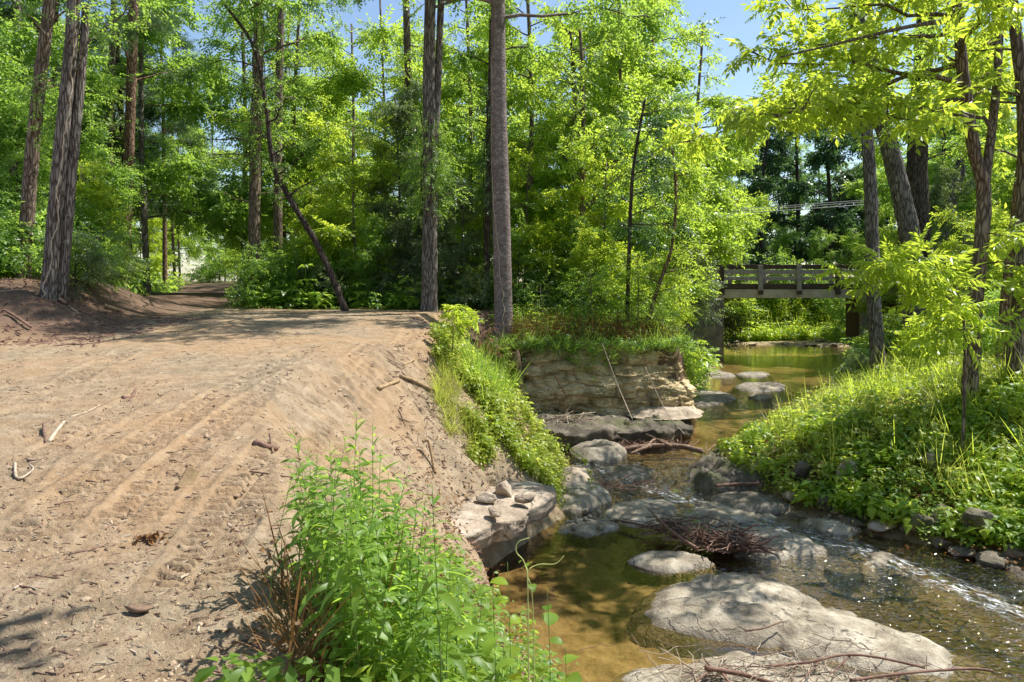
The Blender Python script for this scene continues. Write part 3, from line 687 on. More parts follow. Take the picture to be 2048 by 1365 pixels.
def spray_pinnate(nf, pairs, flen=.38, leaf=.10, wr=.30, seed=0):
    """a twig end with nf compound fronds, drooping"""
    r = np.random.default_rng(seed); V = []; A = []
    for f in range(nf):
        yaw = f * 2 * PI / nf * .7 - 1.2 + r.uniform(-.4, .4); el = r.uniform(-.1, .5); L = flen * r.uniform(.8, 1.25); a0 = r.uniform(0, 1)
        base = np.array([f * .03, 0, 0])
        for i in range(pairs * 2 + 1):
            t = .22 + .78 * (i // 2 + 1) / (pairs + 1); side = 1 if i % 2 else -1
            c = np.array([L * t, 0, -.35 * L * t * t])
            y2 = side * r.uniform(.9, 1.3) if i < pairs * 2 else 0
            m = rot(np.array([y2]), np.array([r.uniform(.2, .65)]), np.array([r.uniform(-.4, .4)]))[0]
            s = r.uniform(.8, 1.15) * (1 - .3 * abs(t - .6))
            q = leafquad(leaf * s, leaf * wr * s, .15) @ m.T + c
            m2 = rot(np.array([yaw]), np.array([-el]), np.array([0.0]))[0]
            V.append(q @ m2.T + base); A.append(np.full(4, np.clip(a0 + r.uniform(-.25, .25), 0, 1)))
        # the leaf stalk
        q = np.array([[0, -.003, 0], [L, -.002, -.35 * L], [L, .002, -.35 * L], [0, .003, 0]]); V.append(q @ m2.T + base); A.append(np.full(4, .3))
    return np.concatenate(V), np.concatenate(A)
def spray_needle(n=26, L=.16, seed=0):
    r = np.random.default_rng(seed); V = []; A = []
    for i in range(n):
        t = i / n; m = rot(np.array([r.uniform(-1.4, 1.4)]), np.array([r.uniform(-1.0, .6)]), np.array([r.uniform(-1, 1)]))[0]
        q = np.array([[0, 0, 0], [L * .5, -.006, 0], [L, 0, -.02], [L * .5, .006, 0]]) @ m.T + np.array([t * .35, 0, 0]); V.append(q); A.append(np.full(4, r.uniform(0, 1)))
    return np.concatenate(V), np.concatenate(A)
TPL = {
    'broad': [spray_broad(15, .115, .58, .62, s) for s in range(6)],
    'small': [spray_broad(15, .082, .62, .55, s + 20) for s in range(6)],
    'tiny': [spray_broad(26, .042, .6, .5, s + 30) for s in range(6)],
    'big': [spray_broad(11, .16, .6, .6, s + 40) for s in range(6)],
    'pinnate': [spray_pinnate(3, 4, .46, .19, .42, s + 50) for s in range(6)],
    'pinnate_near': [spray_pinnate(3, 6, .50, .17, .34, s + 60) for s in range(6)],
    'needle': [spray_needle(26, .17, s + 70) for s in range(5)],
}
def place(tpls, Pn, yaw, pitch, roll, sc, r, mb, lvshift=None):
    """scatter templates (n placements) into mb"""
    k = r.integers(0, len(tpls), len(Pn))
    for t, (V, A) in enumerate(tpls):
        m = k == t
        if not m.any(): continue
        Rm = rot(yaw[m], pitch[m], roll[m])
        W = np.einsum('nij,vj->nvi', Rm, V) * sc[m][:, None, None] + Pn[m][:, None, :]
        n, v = W.shape[:2]
        a = np.broadcast_to(A, (n, v)) * .75 + .25 * r.random((n, 1))
        if lvshift is not None: a = np.clip(a + lvshift[m][:, None], 0, 1)
        mb.add(W.reshape(-1, 3), np.arange(n * v).reshape(-1, 4), a=a.ravel())

def limb_tree(wood, leaf, trunk, r, n_limbs, h0, h1, Lr, elr=(.1, .7), sub=7, per=4, tp='broad', sc=(.8, 1.3), az=None, thick=.30, spread=.45, r_at=.1, ltaper=.35, dens=1.0, arc=False, azs=.7):
    """limbs from the trunk path with sub-twigs and leaf sprays.  trunk: (pts, radii)"""
    pts, rr = trunk; seg = np.concatenate([[0], np.cumsum(np.linalg.norm(np.diff(pts, axis=0), axis=1))]); hs = pts[:, 2]
    PP = []; YY = []; LF = []
    for i in range(n_limbs):
        h = h0 + (h1 - h0) * (i + r.uniform(.1, .9)) / n_limbs
        if arc: b = np.array([np.interp(h, seg / seg[-1], pts[:, k]) for k in range(3)]); rt = np.interp(h, seg / seg[-1], rr)
        else: b = np.array([np.interp(h, hs, pts[:, k]) for k in range(3)]); rt = np.interp(h, hs, rr)
        a = r.uniform(0, 2 * PI) if az is None else az + r.normal(0, azs)
        f = (h - h0) / max(h1 - h0, 1e-6); L = r.uniform(*Lr) * (1 - ltaper * f); el = r.uniform(*elr)
        n = 8; t = np.linspace(0, 1, n)
        d = np.array([math.cos(a), math.sin(a)]); perp = np.array([-d[1], d[0]])
        wob = np.cumsum(r.normal(0, .05, n)) * L; wob -= wob[0]
        path = np.zeros((n, 3)); path[:, :2] = b[:2] + np.outer(t * L * math.cos(el), d) + np.outer(wob, perp)
        path[:, 2] = b[2] + L * math.sin(el) * t + np.cumsum(r.normal(0, .02, n)) * L - .12 * L * t * t
        lr = min(rt * .6, .012 + .011 * L)
        V, Q, _ = tube(path, lr * (1 - .82 * t), 5, cap=False); wood.add(V, Q)
        for s in range(max(2, int(sub * dens * L / 2.5))):
            u = r.uniform(.18, 1.0) ** .8; k = u * (n - 1); k0 = int(min(k, n - 2)); c = path[k0] + (path[k0 + 1] - path[k0]) * (k - k0)
            a2 = a + r.choice([-1, 1]) * r.uniform(.3, 1.3); l2 = L * spread * r.uniform(.4, 1) * (1.1 - .6 * u); e2 = r.uniform(-.25, .65)
            d3 = np.array([math.cos(a2) * math.cos(e2), math.sin(a2) * math.cos(e2), math.sin(e2)])
            t2 = np.linspace(0, 1, 4)[:, None]; p2 = c + d3 * l2 * t2 + np.array([0, 0, -.1 * l2]) * t2 ** 2 + r.normal(0, .03 * l2, (4, 3)) * t2
            V, Q, _ = tube(p2, lr * .35 * (1 - .8 * t2[:, 0]), 3, cap=False); wood.add(V, Q)
            m = max(2, int(per * (0.5 + l2)))
            tt = r.uniform(.15, 1.0, m); q = c + d3 * (l2 * tt)[:, None] + r.normal(0, .07, (m, 3)); q[:, 2] -= .1 * l2 * tt ** 2
            PP.append(q); YY.append(a2 + r.normal(0, .9, m)); LF.append(np.full(m, r.uniform(-.18, .18)))
    if PP:
        PP = np.concatenate(PP); n = len(PP)
        place(TPL[tp], PP, np.concatenate(YY), r.normal(.28, .5, n), r.normal(0, .65, n), r.uniform(*sc, n), r, leaf, np.concatenate(LF))
    return
def flare(path, r0, r1, seed=0):
    n = len(path); t = np.linspace(0, 1, n); h = path[:, 2] - path[0, 2]
    return (r0 + (r1 - r0) * t) * (1 + .55 * np.exp(-np.maximum(h, 0) / .28))
def trunk_tree(name, label, cat, pts, r0, r1, bark, leafm, crowns, group=None, seed=0, sides=14, extra=None, knots=.035, n=60, extend=None):
    """pts: world points of the trunk axis; crowns: list of dicts for limb_tree"""
    r = np.random.default_rng(seed); base = np.array(pts[0]); pl = np.array(pts) - base
    pl = np.vstack([pl[:1] - np.array([0, 0, .35]), pl])
    path = smoothpath(pl, n); rr = flare(path, r0, r1)
    wood = MB(); leaf = MB(); V, Q, T = tube(path, rr, sides, knots, seed); wood.add(V, Q, T)
    if extra:
        for e, ra, rb in extra:
            p = smoothpath(np.array(e) - base, 24); V, Q, T = tube(p, np.linspace(ra, rb, 24), 10, knots, seed + 1); wood.add(V, Q, T)
    tr = (path, rr)
    for c in crowns: 
        c = dict(c); src = tr
        if 'on' in c:
            e = extra[c.pop('on')]; p = smoothpath(np.array(e[0]) - base, 24); src = (p, np.linspace(e[1], e[2], 24))
        limb_tree(wood, leaf, src, r, **c)
    root = empty(name, tuple(base), 0, label, cat, group)
    wood.obj('trunk', M[bark], root)
    if leaf.n: leaf.obj('crown', M[leafm], root, smooth=False)
    return root
def pxline(lst, Y, dz=None):
    """trunk axis seen at photo pixels, at distance Y (may vary per point), first point put on the ground"""
    o_ = []
    for i, q in enumerate(lst):
        y = Y if len(q) < 3 else q[2]; p = P(q[0], q[1], y)
        if i == 0: p[2] = H1(p[0], p[1])
        o_.append(p)
    return o_
def topup(pts, h=16.0):
    """carry the trunk on above the frame to its real height"""
    a, b = np.array(pts[-2]), np.array(pts[-1]); d = (b - a) / (b[2] - a[2]); return pts + [b + d * (h - b[2])]

# ---- the trees whose trunks can be told apart
GL = []
def C(n, h0, h1, Lr, tp='broad', **k): return dict(n_limbs=n, h0=h0, h1=h1, Lr=Lr, tp=tp, **k)
t1 = topup(pxline([(45, 520), (70, 250), (100, 0)], 18)); trunk_tree('tree', 'tall rough-barked tree at the far left leaning slightly right, furthest left of the big trunks', 'tree', t1, .18, .12, 'bark_brown', 'leaf_mid', [C(9, 3.0, 8, (1.6, 3.2), 'small', sub=6), C(9, 7.5, 13, (2.4, 4.2), 'broad', sub=7, per=5, sc=(1, 1.6))], seed=1)
t2 = topup(pxline([(97, 548), (122, 300), (140, 120), (148, 0)], 16.5)); trunk_tree('tree', 'thick scaly double trunk with a dead vine up it, standing on the dirt mound', 'tree', t2, .175, .12, 'bark_grey', 'leaf_mid', [C(7, 4, 8, (1.5, 2.8), 'small', sub=5), C(10, 8.6, 13.5, (2.6, 4.6), 'broad', sub=7, per=5, sc=(1, 1.6))], seed=2,
          extra=[([p + np.array([.17, .05, -.1]) for p in pxline([(104, 548), (129, 300), (146, 120), (155, 0)], 16.6)], .12, .085)])
trunk_tree('tree', 'thin straight tree left of the sandy path entrance', 'tree', topup(pxline([(218, 575), (217, 400), (222, 200), (228, 0)], 29)), .16, .10, 'bark_brown', 'leaf_mid', [C(14, 4, 13, (1.8, 3.6), 'small', sub=7)], seed=3)
trunk_tree('pine_tree', 'reddish pine trunk with short dead stubs left of the path', 'pine tree', topup(pxline([(246, 560), (258, 300), (268, 0)], 27)), .21, .15, 'bark_red', 'needle', [C(16, 7, 15, (1.6, 3.2), 'needle', sub=9, per=7)], seed=4)
trunk_tree('tree', 'thin dark tree between the pine and the path', 'tree', topup(pxline([(262, 560), (252, 380), (240, 200)], 31)), .14, .08, 'bark_dark', 'leaf_mid', [C(10, 4, 12, (1.8, 3.2), 'small')], seed=5)
trunk_tree('tree', 'straight brown trunk right of the sandy path, with shrubs at its foot', 'tree', topup(pxline([(508, 605), (510, 350), (516, 150), (517, 0)], 25)), .21, .15, 'bark_brown', 'leaf_mid', [C(12, 3.2, 8, (1.5, 3.0), 'small', sub=6), C(12, 8, 14, (2.4, 4.6), 'broad', per=7, az=-1.4, azs=1.2)], seed=6)
trunk_tree('tree', 'grey-brown trunk just behind and right of the straight brown one', 'tree', topup(pxline([(556, 560), (556, 300), (560, 100)], 30)), .20, .13, 'bark_brown', 'leaf_bright', [C(14, 3.5, 14, (2, 3.8), 'broad')], seed=7)
ln = pxline([(690, 590), (640, 500), (575, 390), (545, 320), (530, 200), (505, 90), (450, 10)], 22.5); trunk_tree('leaning_tree', 'dark slender tree leaning far over to the left from the edge of the clearing', 'tree', ln, .115, .04, 'bark_dark', 'leaf_mid', [C(10, 3.2, 8.8, (1.2, 2.6), 'small')], seed=8)
trunk_tree('tree', 'ivy-clad forked trunk left of the tallest pinkish trunk', 'tree', topup(pxline([(858, 622), (860, 400), (858, 200), (860, 0)], 22.5)), .27, .14, 'bark_grey', 'leaf_mid', [C(7, 2.5, 5.5, (1.0, 2.2), 'small'), C(12, 8.8, 14, (2.6, 5.2), 'broad', per=7, az=-1.4, azs=1.1)], seed=9,
           extra=[(pxline([(866, 330), (876, 200), (884, 0)], 22.5)[0:0] + [P(862, 340, 22.5), P(874, 200, 22.6), P(882, 0, 22.7)], .13, .10)])
trunk_tree('tree', 'slim far trunk with ivy between the forked and the brown trunks', 'tree', topup(pxline([(820, 560), (818, 250), (812, 0)], 30)), .17, .12, 'bark_brown', 'leaf_bright', [C(14, 4, 13, (1.8, 3.6), 'broad')], seed=10)
trunk_tree('tree', 'tallest thick pinkish grey trunk with ring marks, in the middle of the picture', 'tree', topup(pxline([(1008, 622), (1002, 400), (997, 200), (996, 0)], 21.5)), .30, .185, 'bark_pink', 'leaf_mid', [C(13, 9.2, 14, (3.0, 5.5), 'broad', per=7, az=-1.5, azs=1.1)], seed=11, knots=.015)
trunk_tree('tree', 'thin dark trunk right behind the pinkish one', 'tree', topup(pxline([(972, 590), (978, 300), (984, 60)], 24)), .12, .08, 'bark_dark', 'leaf_mid', [C(10, 3, 8, (1.0, 2.2), 'small'), C(8, 8, 14, (2, 3.2))], seed=12)
trunk_tree('tree', 'slender tree with upswept branches, right one of the close pair', 'tree', pxline([(1158, 560), (1165, 380), (1166, 180), (1160, 60)], 25) , .10, .05, 'bark_brown', 'leaf_bright', [C(16, 3.2, 9.6, (1.4, 3.0), 'broad', elr=(.4, .9))], seed=13)
trunk_tree('tree', 'slender tree, left one of the close pair', 'tree', pxline([(1146, 560), (1148, 380), (1150, 200), (1140, 60)], 26), .09, .045, 'bark_dark', 'leaf_bright', [C(14, 4.5, 9.6, (1.4, 2.6), 'broad', elr=(.4, .9))], seed=14)
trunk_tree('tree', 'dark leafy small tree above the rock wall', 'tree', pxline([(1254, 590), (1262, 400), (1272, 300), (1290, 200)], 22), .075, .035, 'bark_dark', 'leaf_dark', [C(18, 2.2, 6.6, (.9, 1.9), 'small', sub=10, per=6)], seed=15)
trunk_tree('tree', 'crooked small tree leaning out over the creek from the top of the rock wall', 'tree', pxline([(1290, 640), (1318, 570), (1342, 500), (1352, 400), (1345, 300)], 21.5), .07, .03, 'bark_red', 'leaf_bright', [C(20, .8, 5.6, (.6, 1.25), 'small', sub=10, per=6)], seed=16)
# right bank
trunk_tree('tree', 'straight mottled trunk at the water edge right of the bridge', 'tree', topup(pxline([(1757, 722), (1746, 560), (1742, 400), (1735, 280), (1722, 160), (1705, 0)], 25)), .25, .15, 'bark_grey', 'leaf_mid', [C(7, 7, 14, (2, 3.6))], seed=17)
trunk_tree('tree', 'big grey furrowed trunk bending left beside the mottled one', 'tree', topup(pxline([(1832, 648), (1822, 500), (1805, 400), (1775, 280), (1752, 210), (1735, 60)], 27)), .42, .22, 'bark_grey', 'leaf_bright', [C(9, 8, 15, (2, 4))], seed=18)
trunk_tree('tree', 'thick dark trunk behind the bending furrowed one', 'tree', topup(pxline([(1852, 640), (1840, 480), (1835, 300), (1850, 60)], 29)), .46, .30, 'bark_dark', 'leaf_mid', [C(10, 7, 15, (2, 4))], seed=19)
trunk_tree('tree', 'leaning grey trunk behind, going up to the right', 'tree', topup(pxline([(1868, 620), (1880, 500), (1915, 360), (1950, 220)], 31)), .26, .18, 'bark_grey', 'leaf_mid', [C(10, 6, 14, (2, 4))], seed=20)
fork = pxline([(1938, 795), (1950, 620), (1968, 400)], 15)
trunk_tree('walnut_tree', 'forked tree with feathery compound leaves on the sunny right bank', 'tree', topup(fork + [P(1948, 300, 15), P(1925, 140, 14.8), P(1915, 0, 14.6)], 10), .165, .085, 'bark_brown', 'leaf_lime',
           [C(8, 1.4, 3.6, (.8, 1.7), 'pinnate', sub=6, per=3, elr=(-.1, .4)), C(10, 5.6, 8.8, (2.6, 5.8), 'pinnate', sub=7, per=3, az=PI * 1.02, elr=(-.05, .3), spread=.35), C(3, 5.5, 8.4, (1.3, 2.4), 'pinnate', sub=6, per=3), C(4, 5.2, 8.4, (1.6, 2.8), 'pinnate', sub=6, per=3, on=0)], seed=21,
           extra=[([P(1966, 400, 15), P(1975, 330, 15.1), P(1992, 180, 15.3), P(2003, 0, 15.6), P(2010, -120, 15.8)], .10, .06), ([P(1912, 42, 14.6), P(1850, 48, 14.3), P(1780, 62, 13.8), P(1690, 84, 13.2), P(1560, 115, 12.6)], .05, .015)])
trunk_tree('walnut_tree', 'vine-wrapped trunk at the right edge of the picture', 'tree', topup(pxline([(2028, 765), (2034, 600), (2048, 380), (2046, 200), (2024, 0)], 15.5), 10), .17, .10, 'bark_brown', 'leaf_lime',
           [C(5, 4.2, 8.4, (1.6, 2.8), 'pinnate', sub=6, per=3, az=PI * .9), C(4, 1.6, 5, (1, 1.8), 'pinnate', sub=6, per=3)], seed=22)
trunk_tree('tree', 'thin trunk leaning behind the vine-wrapped one', 'tree', topup(pxline([(2000, 745), (2010, 600), (2030, 420)], 18), 8), .13, .07, 'bark_red', 'leaf_lime', [C(6, 2.4, 7.5, (1.2, 2.2), 'pinnate', per=3)], seed=23)
trunk_tree('sapling', 'young tree with broad drooping compound leaves hanging in front of the bridge', 'sapling', pxline([(1925, 830), (1930, 700), (1920, 600), (1890, 545), (1830, 530), (1740, 545)], 13.5), .035, .006, 'bark_brown', 'leaf_lime',
           [dict(n_limbs=13, h0=.5, h1=1.0, Lr=(.4, .8), tp='pinnate_near', sub=6, per=2, az=PI, elr=(-.4, .5), sc=(.9, 1.3), dens=1.6, arc=True)], seed=24, n=40)
# dark trees beyond the bridge
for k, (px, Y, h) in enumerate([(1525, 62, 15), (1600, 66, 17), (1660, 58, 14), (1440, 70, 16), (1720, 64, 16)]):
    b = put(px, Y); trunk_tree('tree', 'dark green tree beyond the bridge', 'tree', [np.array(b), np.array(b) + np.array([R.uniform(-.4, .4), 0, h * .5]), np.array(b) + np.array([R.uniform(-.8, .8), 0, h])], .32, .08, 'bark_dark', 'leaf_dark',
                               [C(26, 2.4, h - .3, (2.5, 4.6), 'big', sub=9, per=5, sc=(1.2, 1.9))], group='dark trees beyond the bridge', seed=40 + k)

# ---- forest behind: kinds, copied
def proto(name, h, r0, bark, leafm, spec, seed):
    t = trunk_tree(name, 'x', 'tree', [np.array([0, 0, -60.0]), np.array([.25, .1, -60 + h * .5]), np.array([.1 * (seed % 5 - 2), .2, -60 + h])], r0, r0 * .35, bark, leafm, spec, seed=seed, sides=9, n=20)
    return t
def zoff(specs): return specs
PROT = []
for k, (h, r0, bk, lf, sp) in enumerate([
    (15, .15, 'bark_brown', 'leaf_bright', [C(22, 2.2, 11.5, (2.0, 3.8), 'broad', sub=11, per=7, sc=(1.0, 1.6)), C(5, 11.5, 14.8, (1.4, 2.4), 'broad', sub=9, per=5)]),
    (12.5, .12, 'bark_brown', 'leaf_bright', [C(25, .9, 11.2, (1.6, 3.4), 'broad', sub=11, per=7, sc=(1.0, 1.6))]),
    (17, .18, 'bark_grey', 'leaf_mid', [C(22, 3.2, 13, (2.2, 4.0), 'broad', sub=11, per=7, sc=(1.0, 1.7)), C(6, 13, 16.8, (1.4, 2.6), 'broad', sub=9, per=5)]),
    (9, .08, 'bark_dark', 'leaf_mid', [C(26, .5, 8.9, (1.3, 2.9), 'small', sub=14, per=10, sc=(1.1, 1.7))]),
    (7, .06, 'bark_brown', 'leaf_lime', [C(24, .4, 6.9, (1.2, 2.6), 'broad', sub=13, per=8)]),
    (16, .17, 'bark_red', 'needle', [C(30, 4.5, 15.9, (1.5, 3.2), 'needle', sub=13, per=12, sc=(1.3, 2.0))]),
    (12, .13, 'bark_grey', 'leaf_silver', [C(28, 1.0, 11.9, (1.5, 3.5), 'small', sub=14, per=10, sc=(1.2, 1.8))]),
]): PROT.append(proto('tree' if k != 5 else 'pine_tree', h, r0, bk, lf, sp, 100 + k))
KL = ['bright green broadleaf tree in the wood behind the clearing', 'bushy yellow-green tree in the wood behind the clearing', 'taller mid green tree in the wood behind the clearing', 'small-leaved understorey tree in the wood behind the clearing',
      'young lime green tree in the wood behind the clearing', 'pine tree in the wood on the left', 'pale silvery green tree in the wood behind the clearing']
KG = ['bright broadleaf trees of the wood', 'bushy yellow-green trees of the wood', 'taller trees of the wood', 'small-leaved understorey trees of the wood', 'young lime trees of the wood', 'pines of the wood', 'silvery trees of the wood']
placed = [0] * len(PROT)
def plant(k, px, Y, s=1.0):
    b = put(px, Y)
    o = PROT[k] if placed[k] == 0 else copy_tree(PROT[k]); placed[k] += 1
    o.location = b; o.rotation_euler.z = R.uniform(0, 2 * PI); o.scale = (s, s, s * R.uniform(.92, 1.1))
    tag(o, KL[k], 'tree' if k != 5 else 'pine tree', KG[k])
FOREST = [  # kind, px, Y, scale
    (3, -60, 21, .9), (2, 20, 26, 1), (3, 150, 24, .8), (6, 190, 33, .8), (5, 110, 30, 1), (5, 330, 44, 1.1), (2, 60, 38, 1.0), (3, 225, 36, .7), (0, 180, 46, 1), (5, 240, 52, 1.1), (2, -20, 46, 1), (2, 295, 30, .95), (2, 485, 34, .95), (1, 770, 36, 1.05), (0, 575, 40, 1.05), (2, 420, 95, 1.3), (0, 350, 64, 1.2),
    (4, 160, 21, .5), (3, 40, 20.5, .55), (4, 280, 58, 1), (1, 290, 64, 1), (1, 520, 66, .9), (0, 360, 78, 1.1), (4, 505, 52, .7), (4, 540, 40, .8), (1, 450, 90, 1),
    (0, 600, 34, 1.0), (0, 700, 44, 1.1), (1, 640, 50, 1.2), (4, 720, 26, .9), (6, 790, 27, .6), (0, 930, 31, 1.0), 
    (1, 900, 44, 1.1), (0, 1050, 29, 1.0), (4, 1060, 25.5, .8), (0, 1190, 32, 1.0), (1, 1230, 29, 1.0), (0, 1300, 34, 1.2), (1, 1275, 31, .95), (4, 1220, 25, .85), (4, 1290, 25, .6),
    (0, 1000, 42, 1.2), (1, 1150, 46, 1.2), (0, 1260, 44, 1.15), (4, 1290, 29, .7), (6, 1335, 34, .4), (4, 620, 26, .6), (4, 1180, 23.8, .42), (3, 1140, 24.5, .4),
    (6, 860, 25.5, .42), (6, 930, 24.8, .36), (3, 1040, 24, .36), (3, 750, 25, .34), (1, 1000, 60, 1.2), (0, 850, 62, 1.2), (1, 700, 66, 1.2), (0, 580, 58, 1.1), (1, 1180, 62, 1.2), (0, 1330, 60, 1.1), (0, 1400, 46, 1.35), (2, 1300, 37, .8), (1, 1440, 54, 1.1),
    (2, 1900, 38, 1), (1, 1990, 36, 1), (0, 1790, 48, 1.0), (2, 1960, 48, 1.1), (4, 1920, 27, .7), (1, 2060, 31, .8), (4, 2040, 25, .55), (0, 1850, 58, 1.1), (2, 2100, 40, 1.0), (4, 1800, 36, .7), (6, 1900, 30, .5),
    (2, 1480, 84, 1.1), (2, 1560, 90, 1.2), (2, 1640, 88, 1.2), (0, 1760, 80, 1.1), (3, 1560, 56, .55), (3, 1640, 54, .5), (3, 1470, 53, .6), (3, 1700, 56, .5),
    (2, -260, 24, 1), (5, -180, 34, 1), (0, -350, 40, 1), (2, 2300, 30, 1), (0, 2250, 44, 1),
    (2, 1080, 78, 1.2), (2, 640, 84, 1.2), (2, 1260, 80, 1.2), (2, 930, 84, 1.2), (2, 150, 66, 1.1), (2, 40, 60, 1.1), (2, 1900, 72, 1.1), (0, 2000, 66, 1.1),
]
for f in FOREST: plant(*f)

# ================================================================== bridge, wires, fence
def box(mb, a, b, a_=.5, bev=0.0):
    x0, y0, z0 = a; x1, y1, z1 = b
    V = np.array([[x0, y0, z0], [x1, y0, z0], [x1, y1, z0], [x0, y1, z0], [x0, y0, z1], [x1, y0, z1], [x1, y1, z1], [x0, y1, z1]])
    mb.add(V, [[0, 3, 2, 1], [4, 5, 6, 7], [0, 1, 5, 4], [1, 2, 6, 5], [2, 3, 7, 6], [3, 0, 4, 7]], a=a_)
def bevel(o, w_=.008):
    m = o.modifiers.new('bevel', 'BEVEL'); m.width = w_; m.segments = 2; m.limit_method = 'ANGLE'; return o
def bridge():
    YB = 38.0; x0, x1 = 7.0, 21.5
    root = empty('bridge', (x0, YB, -2.3), 0, 'small road bridge with weathered timber rails and a pale concrete beam over the creek', 'bridge')
    o3 = np.array([x0, YB, -2.3])
    def part(nm, mat, boxes, parent=root, bv=.01):
        mb = MB()
        for a, b in boxes: box(mb, np.array(a) - o3, np.array(b) - o3)
        o = mb.obj(nm, M[mat], parent, smooth=False); bevel(o, bv); return o
    part('beam', 'concrete_pale', [((x0, YB, .80), (x1, YB + .45, 1.25))], bv=.02)
    part('beam', 'concrete_pale', [((x0, YB + 4.6, .80), (x1, YB + 5.05, 1.25))], bv=.02)
    part('deck', 'timber_dark', [((x0, YB + .02, 1.252), (x1, YB + 5.03, 1.34))])
    part('curb', 'timber_dark', [((x0, YB - .06, 1.275), (x1, YB + .22, 1.52))])
    part('curb', 'timber_dark', [((x0, YB + 4.83, 1.345), (x1, YB + 5.1, 1.52))])
    for side, yy in ((0, YB - .16), (1, YB + 5.12)):
        for z0, z1, m_ in ((2.36, 2.49, 'timber_dark'), (2.06, 2.23, 'timber'), (1.71, 1.88, 'timber')):
            y0 = yy + (.12 if side == 0 else -.07); part('rail', m_, [((x0, y0, z0), (x1, y0 + .055, z1))])
        k = 0; x = 12.55 - 1.95 * 2
        while x < x1:
            p = part('post', 'timber_dark' if k % 3 == 1 else 'timber', [((x - .11, yy - .02, 1.02), (x + .11, yy + .115, 2.46))] if side == 0 else [((x - .11, yy, 1.02), (x + .11, yy + .13, 2.46))])
            if side == 0: part('bracket', 'timber_dark', [((x - .13, yy - .05, .98), (x + .13, yy - .022, 1.18))], p, .006); 
            x += 1.95; k += 1
    part('abutment', 'concrete', [((8.1, YB - 1.1, -2.6), (10.42, YB + 5.4, .795))], bv=.03)
    part('abutment', 'timber_dark', [((19.3, YB - .3, -2.0), (21.0, YB + 5.4, .795))], bv=.02)
    part('support_post', 'timber', [((17.72, YB - .05, -1.9), (18.0, YB + .28, .795))])
    part('support_post', 'timber_dark', [((18.05, YB + .5, -1.9), (18.4, YB + .85, .795))])
    return root
bridge()
for k, dz in enumerate((0, .16, .30)):
    pts = [(-900, 372), (-200, 392), (600, 420), (1020, 431 ), (1250, 433), (1400, 430), (1530, 424), (1700, 412), (1900, 398), (2600, 340)]
    pp = smoothpath([P(a, b, 44.0 + k * .15) + np.array([0, 0, dz * (1 if k < 2 else .9)]) for a, b in pts], 90)
    V, Q, T = tube(pp, .028 if k == 0 else .018, 6); c = pp.mean(0)
    o = MB().add(V - c, Q, T).obj('utility_cable', M['cable'], loc=c)
    tag(o, ['lowest and thickest of the grey cables strung above the road', 'middle grey cable strung above the road', 'topmost grey cable strung above the road'][k], 'cable', 'cables above the road')
def railfence():
    a = put(1625, 60); b = put(1800, 60); root = empty('rail_fence', a, 0, 'dark rail fence across the pale field seen under the bridge', 'fence')
    zb = a.z - .05
    for k in range(7):
        x = a.x + (b.x - a.x) * k / 6; mb = MB(); box(mb, (x - a.x - .06, -.06, -.3), (x - a.x + .06, .06, 1.25)); mb.obj('post', M['timber_dark'], root, smooth=False)
    for z in (.45, .8, 1.12):
        mb = MB(); box(mb, (-.2, -.10, z), (b.x - a.x + .2, -.062, z + .10)); mb.obj('rail', M['timber_dark'], root, smooth=False)
railfence()

# ================================================================== sticks and wood
def stick(name, pxs, r0, r1, mat, label, cat='stick', group=None, lift=.2, zs=None, seed=None, n=None):
    """a stick lying along ground points seen at the given photo pixels"""
    pts = []
    for i, q in enumerate(pxs):
        p = hit(q[0], q[1]); p.z += r0 * lift + (q[2] if len(q) > 2 else 0); pts.append(np.array(p))
    c = pts[0].copy(); pp = smoothpath(np.array(pts) - c, n or max(8, len(pts) * 5))
    V, Q, T = tube(pp, np.linspace(r0, r1, len(pp)), 7, .10, seed or R.randrange(999))
    o = MB().add(V, Q, T).obj(name, M[mat], loc=c); return tag(o, label, cat, group)
stick('stick', [(756, 781), (798, 766, .03)], .035, .030, 'wood_tan', 'short split pale stick pointing left at the dirt edge')
stick('stick', [(800, 757, .03), (830, 770, .02), (862, 786, .03)], .030, .036, 'wood_tan', 'longer pale split stick running down the dirt edge toward the weeds')
stick('stick', [(806, 733), (828, 725, .03)], .028, .022, 'wood_tan', 'small pale split stick just below the shaded crest')
stick('log_piece', [(510, 890, .01), (530, 898, .01), (552, 900)], .034, .026, 'stick_red', 'dark reddish chunk of broken log in the middle of the clearing', 'log')
stick('stick', [(540, 884, .06), (546, 906)], .014, .010, 'stick', 'stubby twig leaning against the reddish log chunk')
stick('stick', [(98, 886), (110, 872, .02), (128, 856, .05)], .022, .016, 'stick_pale', 'bleached stick lying at the left of the clearing')
stick('stick', [(88, 858, .04), (92, 888)], .020, .018, 'stick', 'short brown stick left of the bleached one')
stick('stick', [(30, 928), (32, 955), (45, 958), (66, 940), (60, 932)], .012, .008, 'stick_pale', 'curled pale root on the dirt near the left edge')
stick('stick', [(245, 798), (262, 796), (272, 788, .05)], .030, .018, 'stick_red', 'knotty dark stick at the left middle of the clearing')
stick('stick', [(434, 893), (478, 876)], .008, .006, 'wood_tan', 'thin straight tan twig left of the reddish log chunk')
stick('stick', [(140, 835), (175, 825), (200, 814, .02)], .010, .006, 'stick_pale', 'thin pale twig above the bleached stick')
stick('stick', [(500, 944), (560, 952), (640, 965)], .008, .006, 'stick', 'long thin twig reaching toward the weed clump')
stick('stick', [(200, 1010), (235, 985), (262, 955)], .010, .005, 'stick', 'long thin dark twig lying beside the track marks')
stick('stick', [(140, 1112), (190, 1100), (210, 1090)], .012, .008, 'stick', 'brown twig at the edge of the nearest shadow')
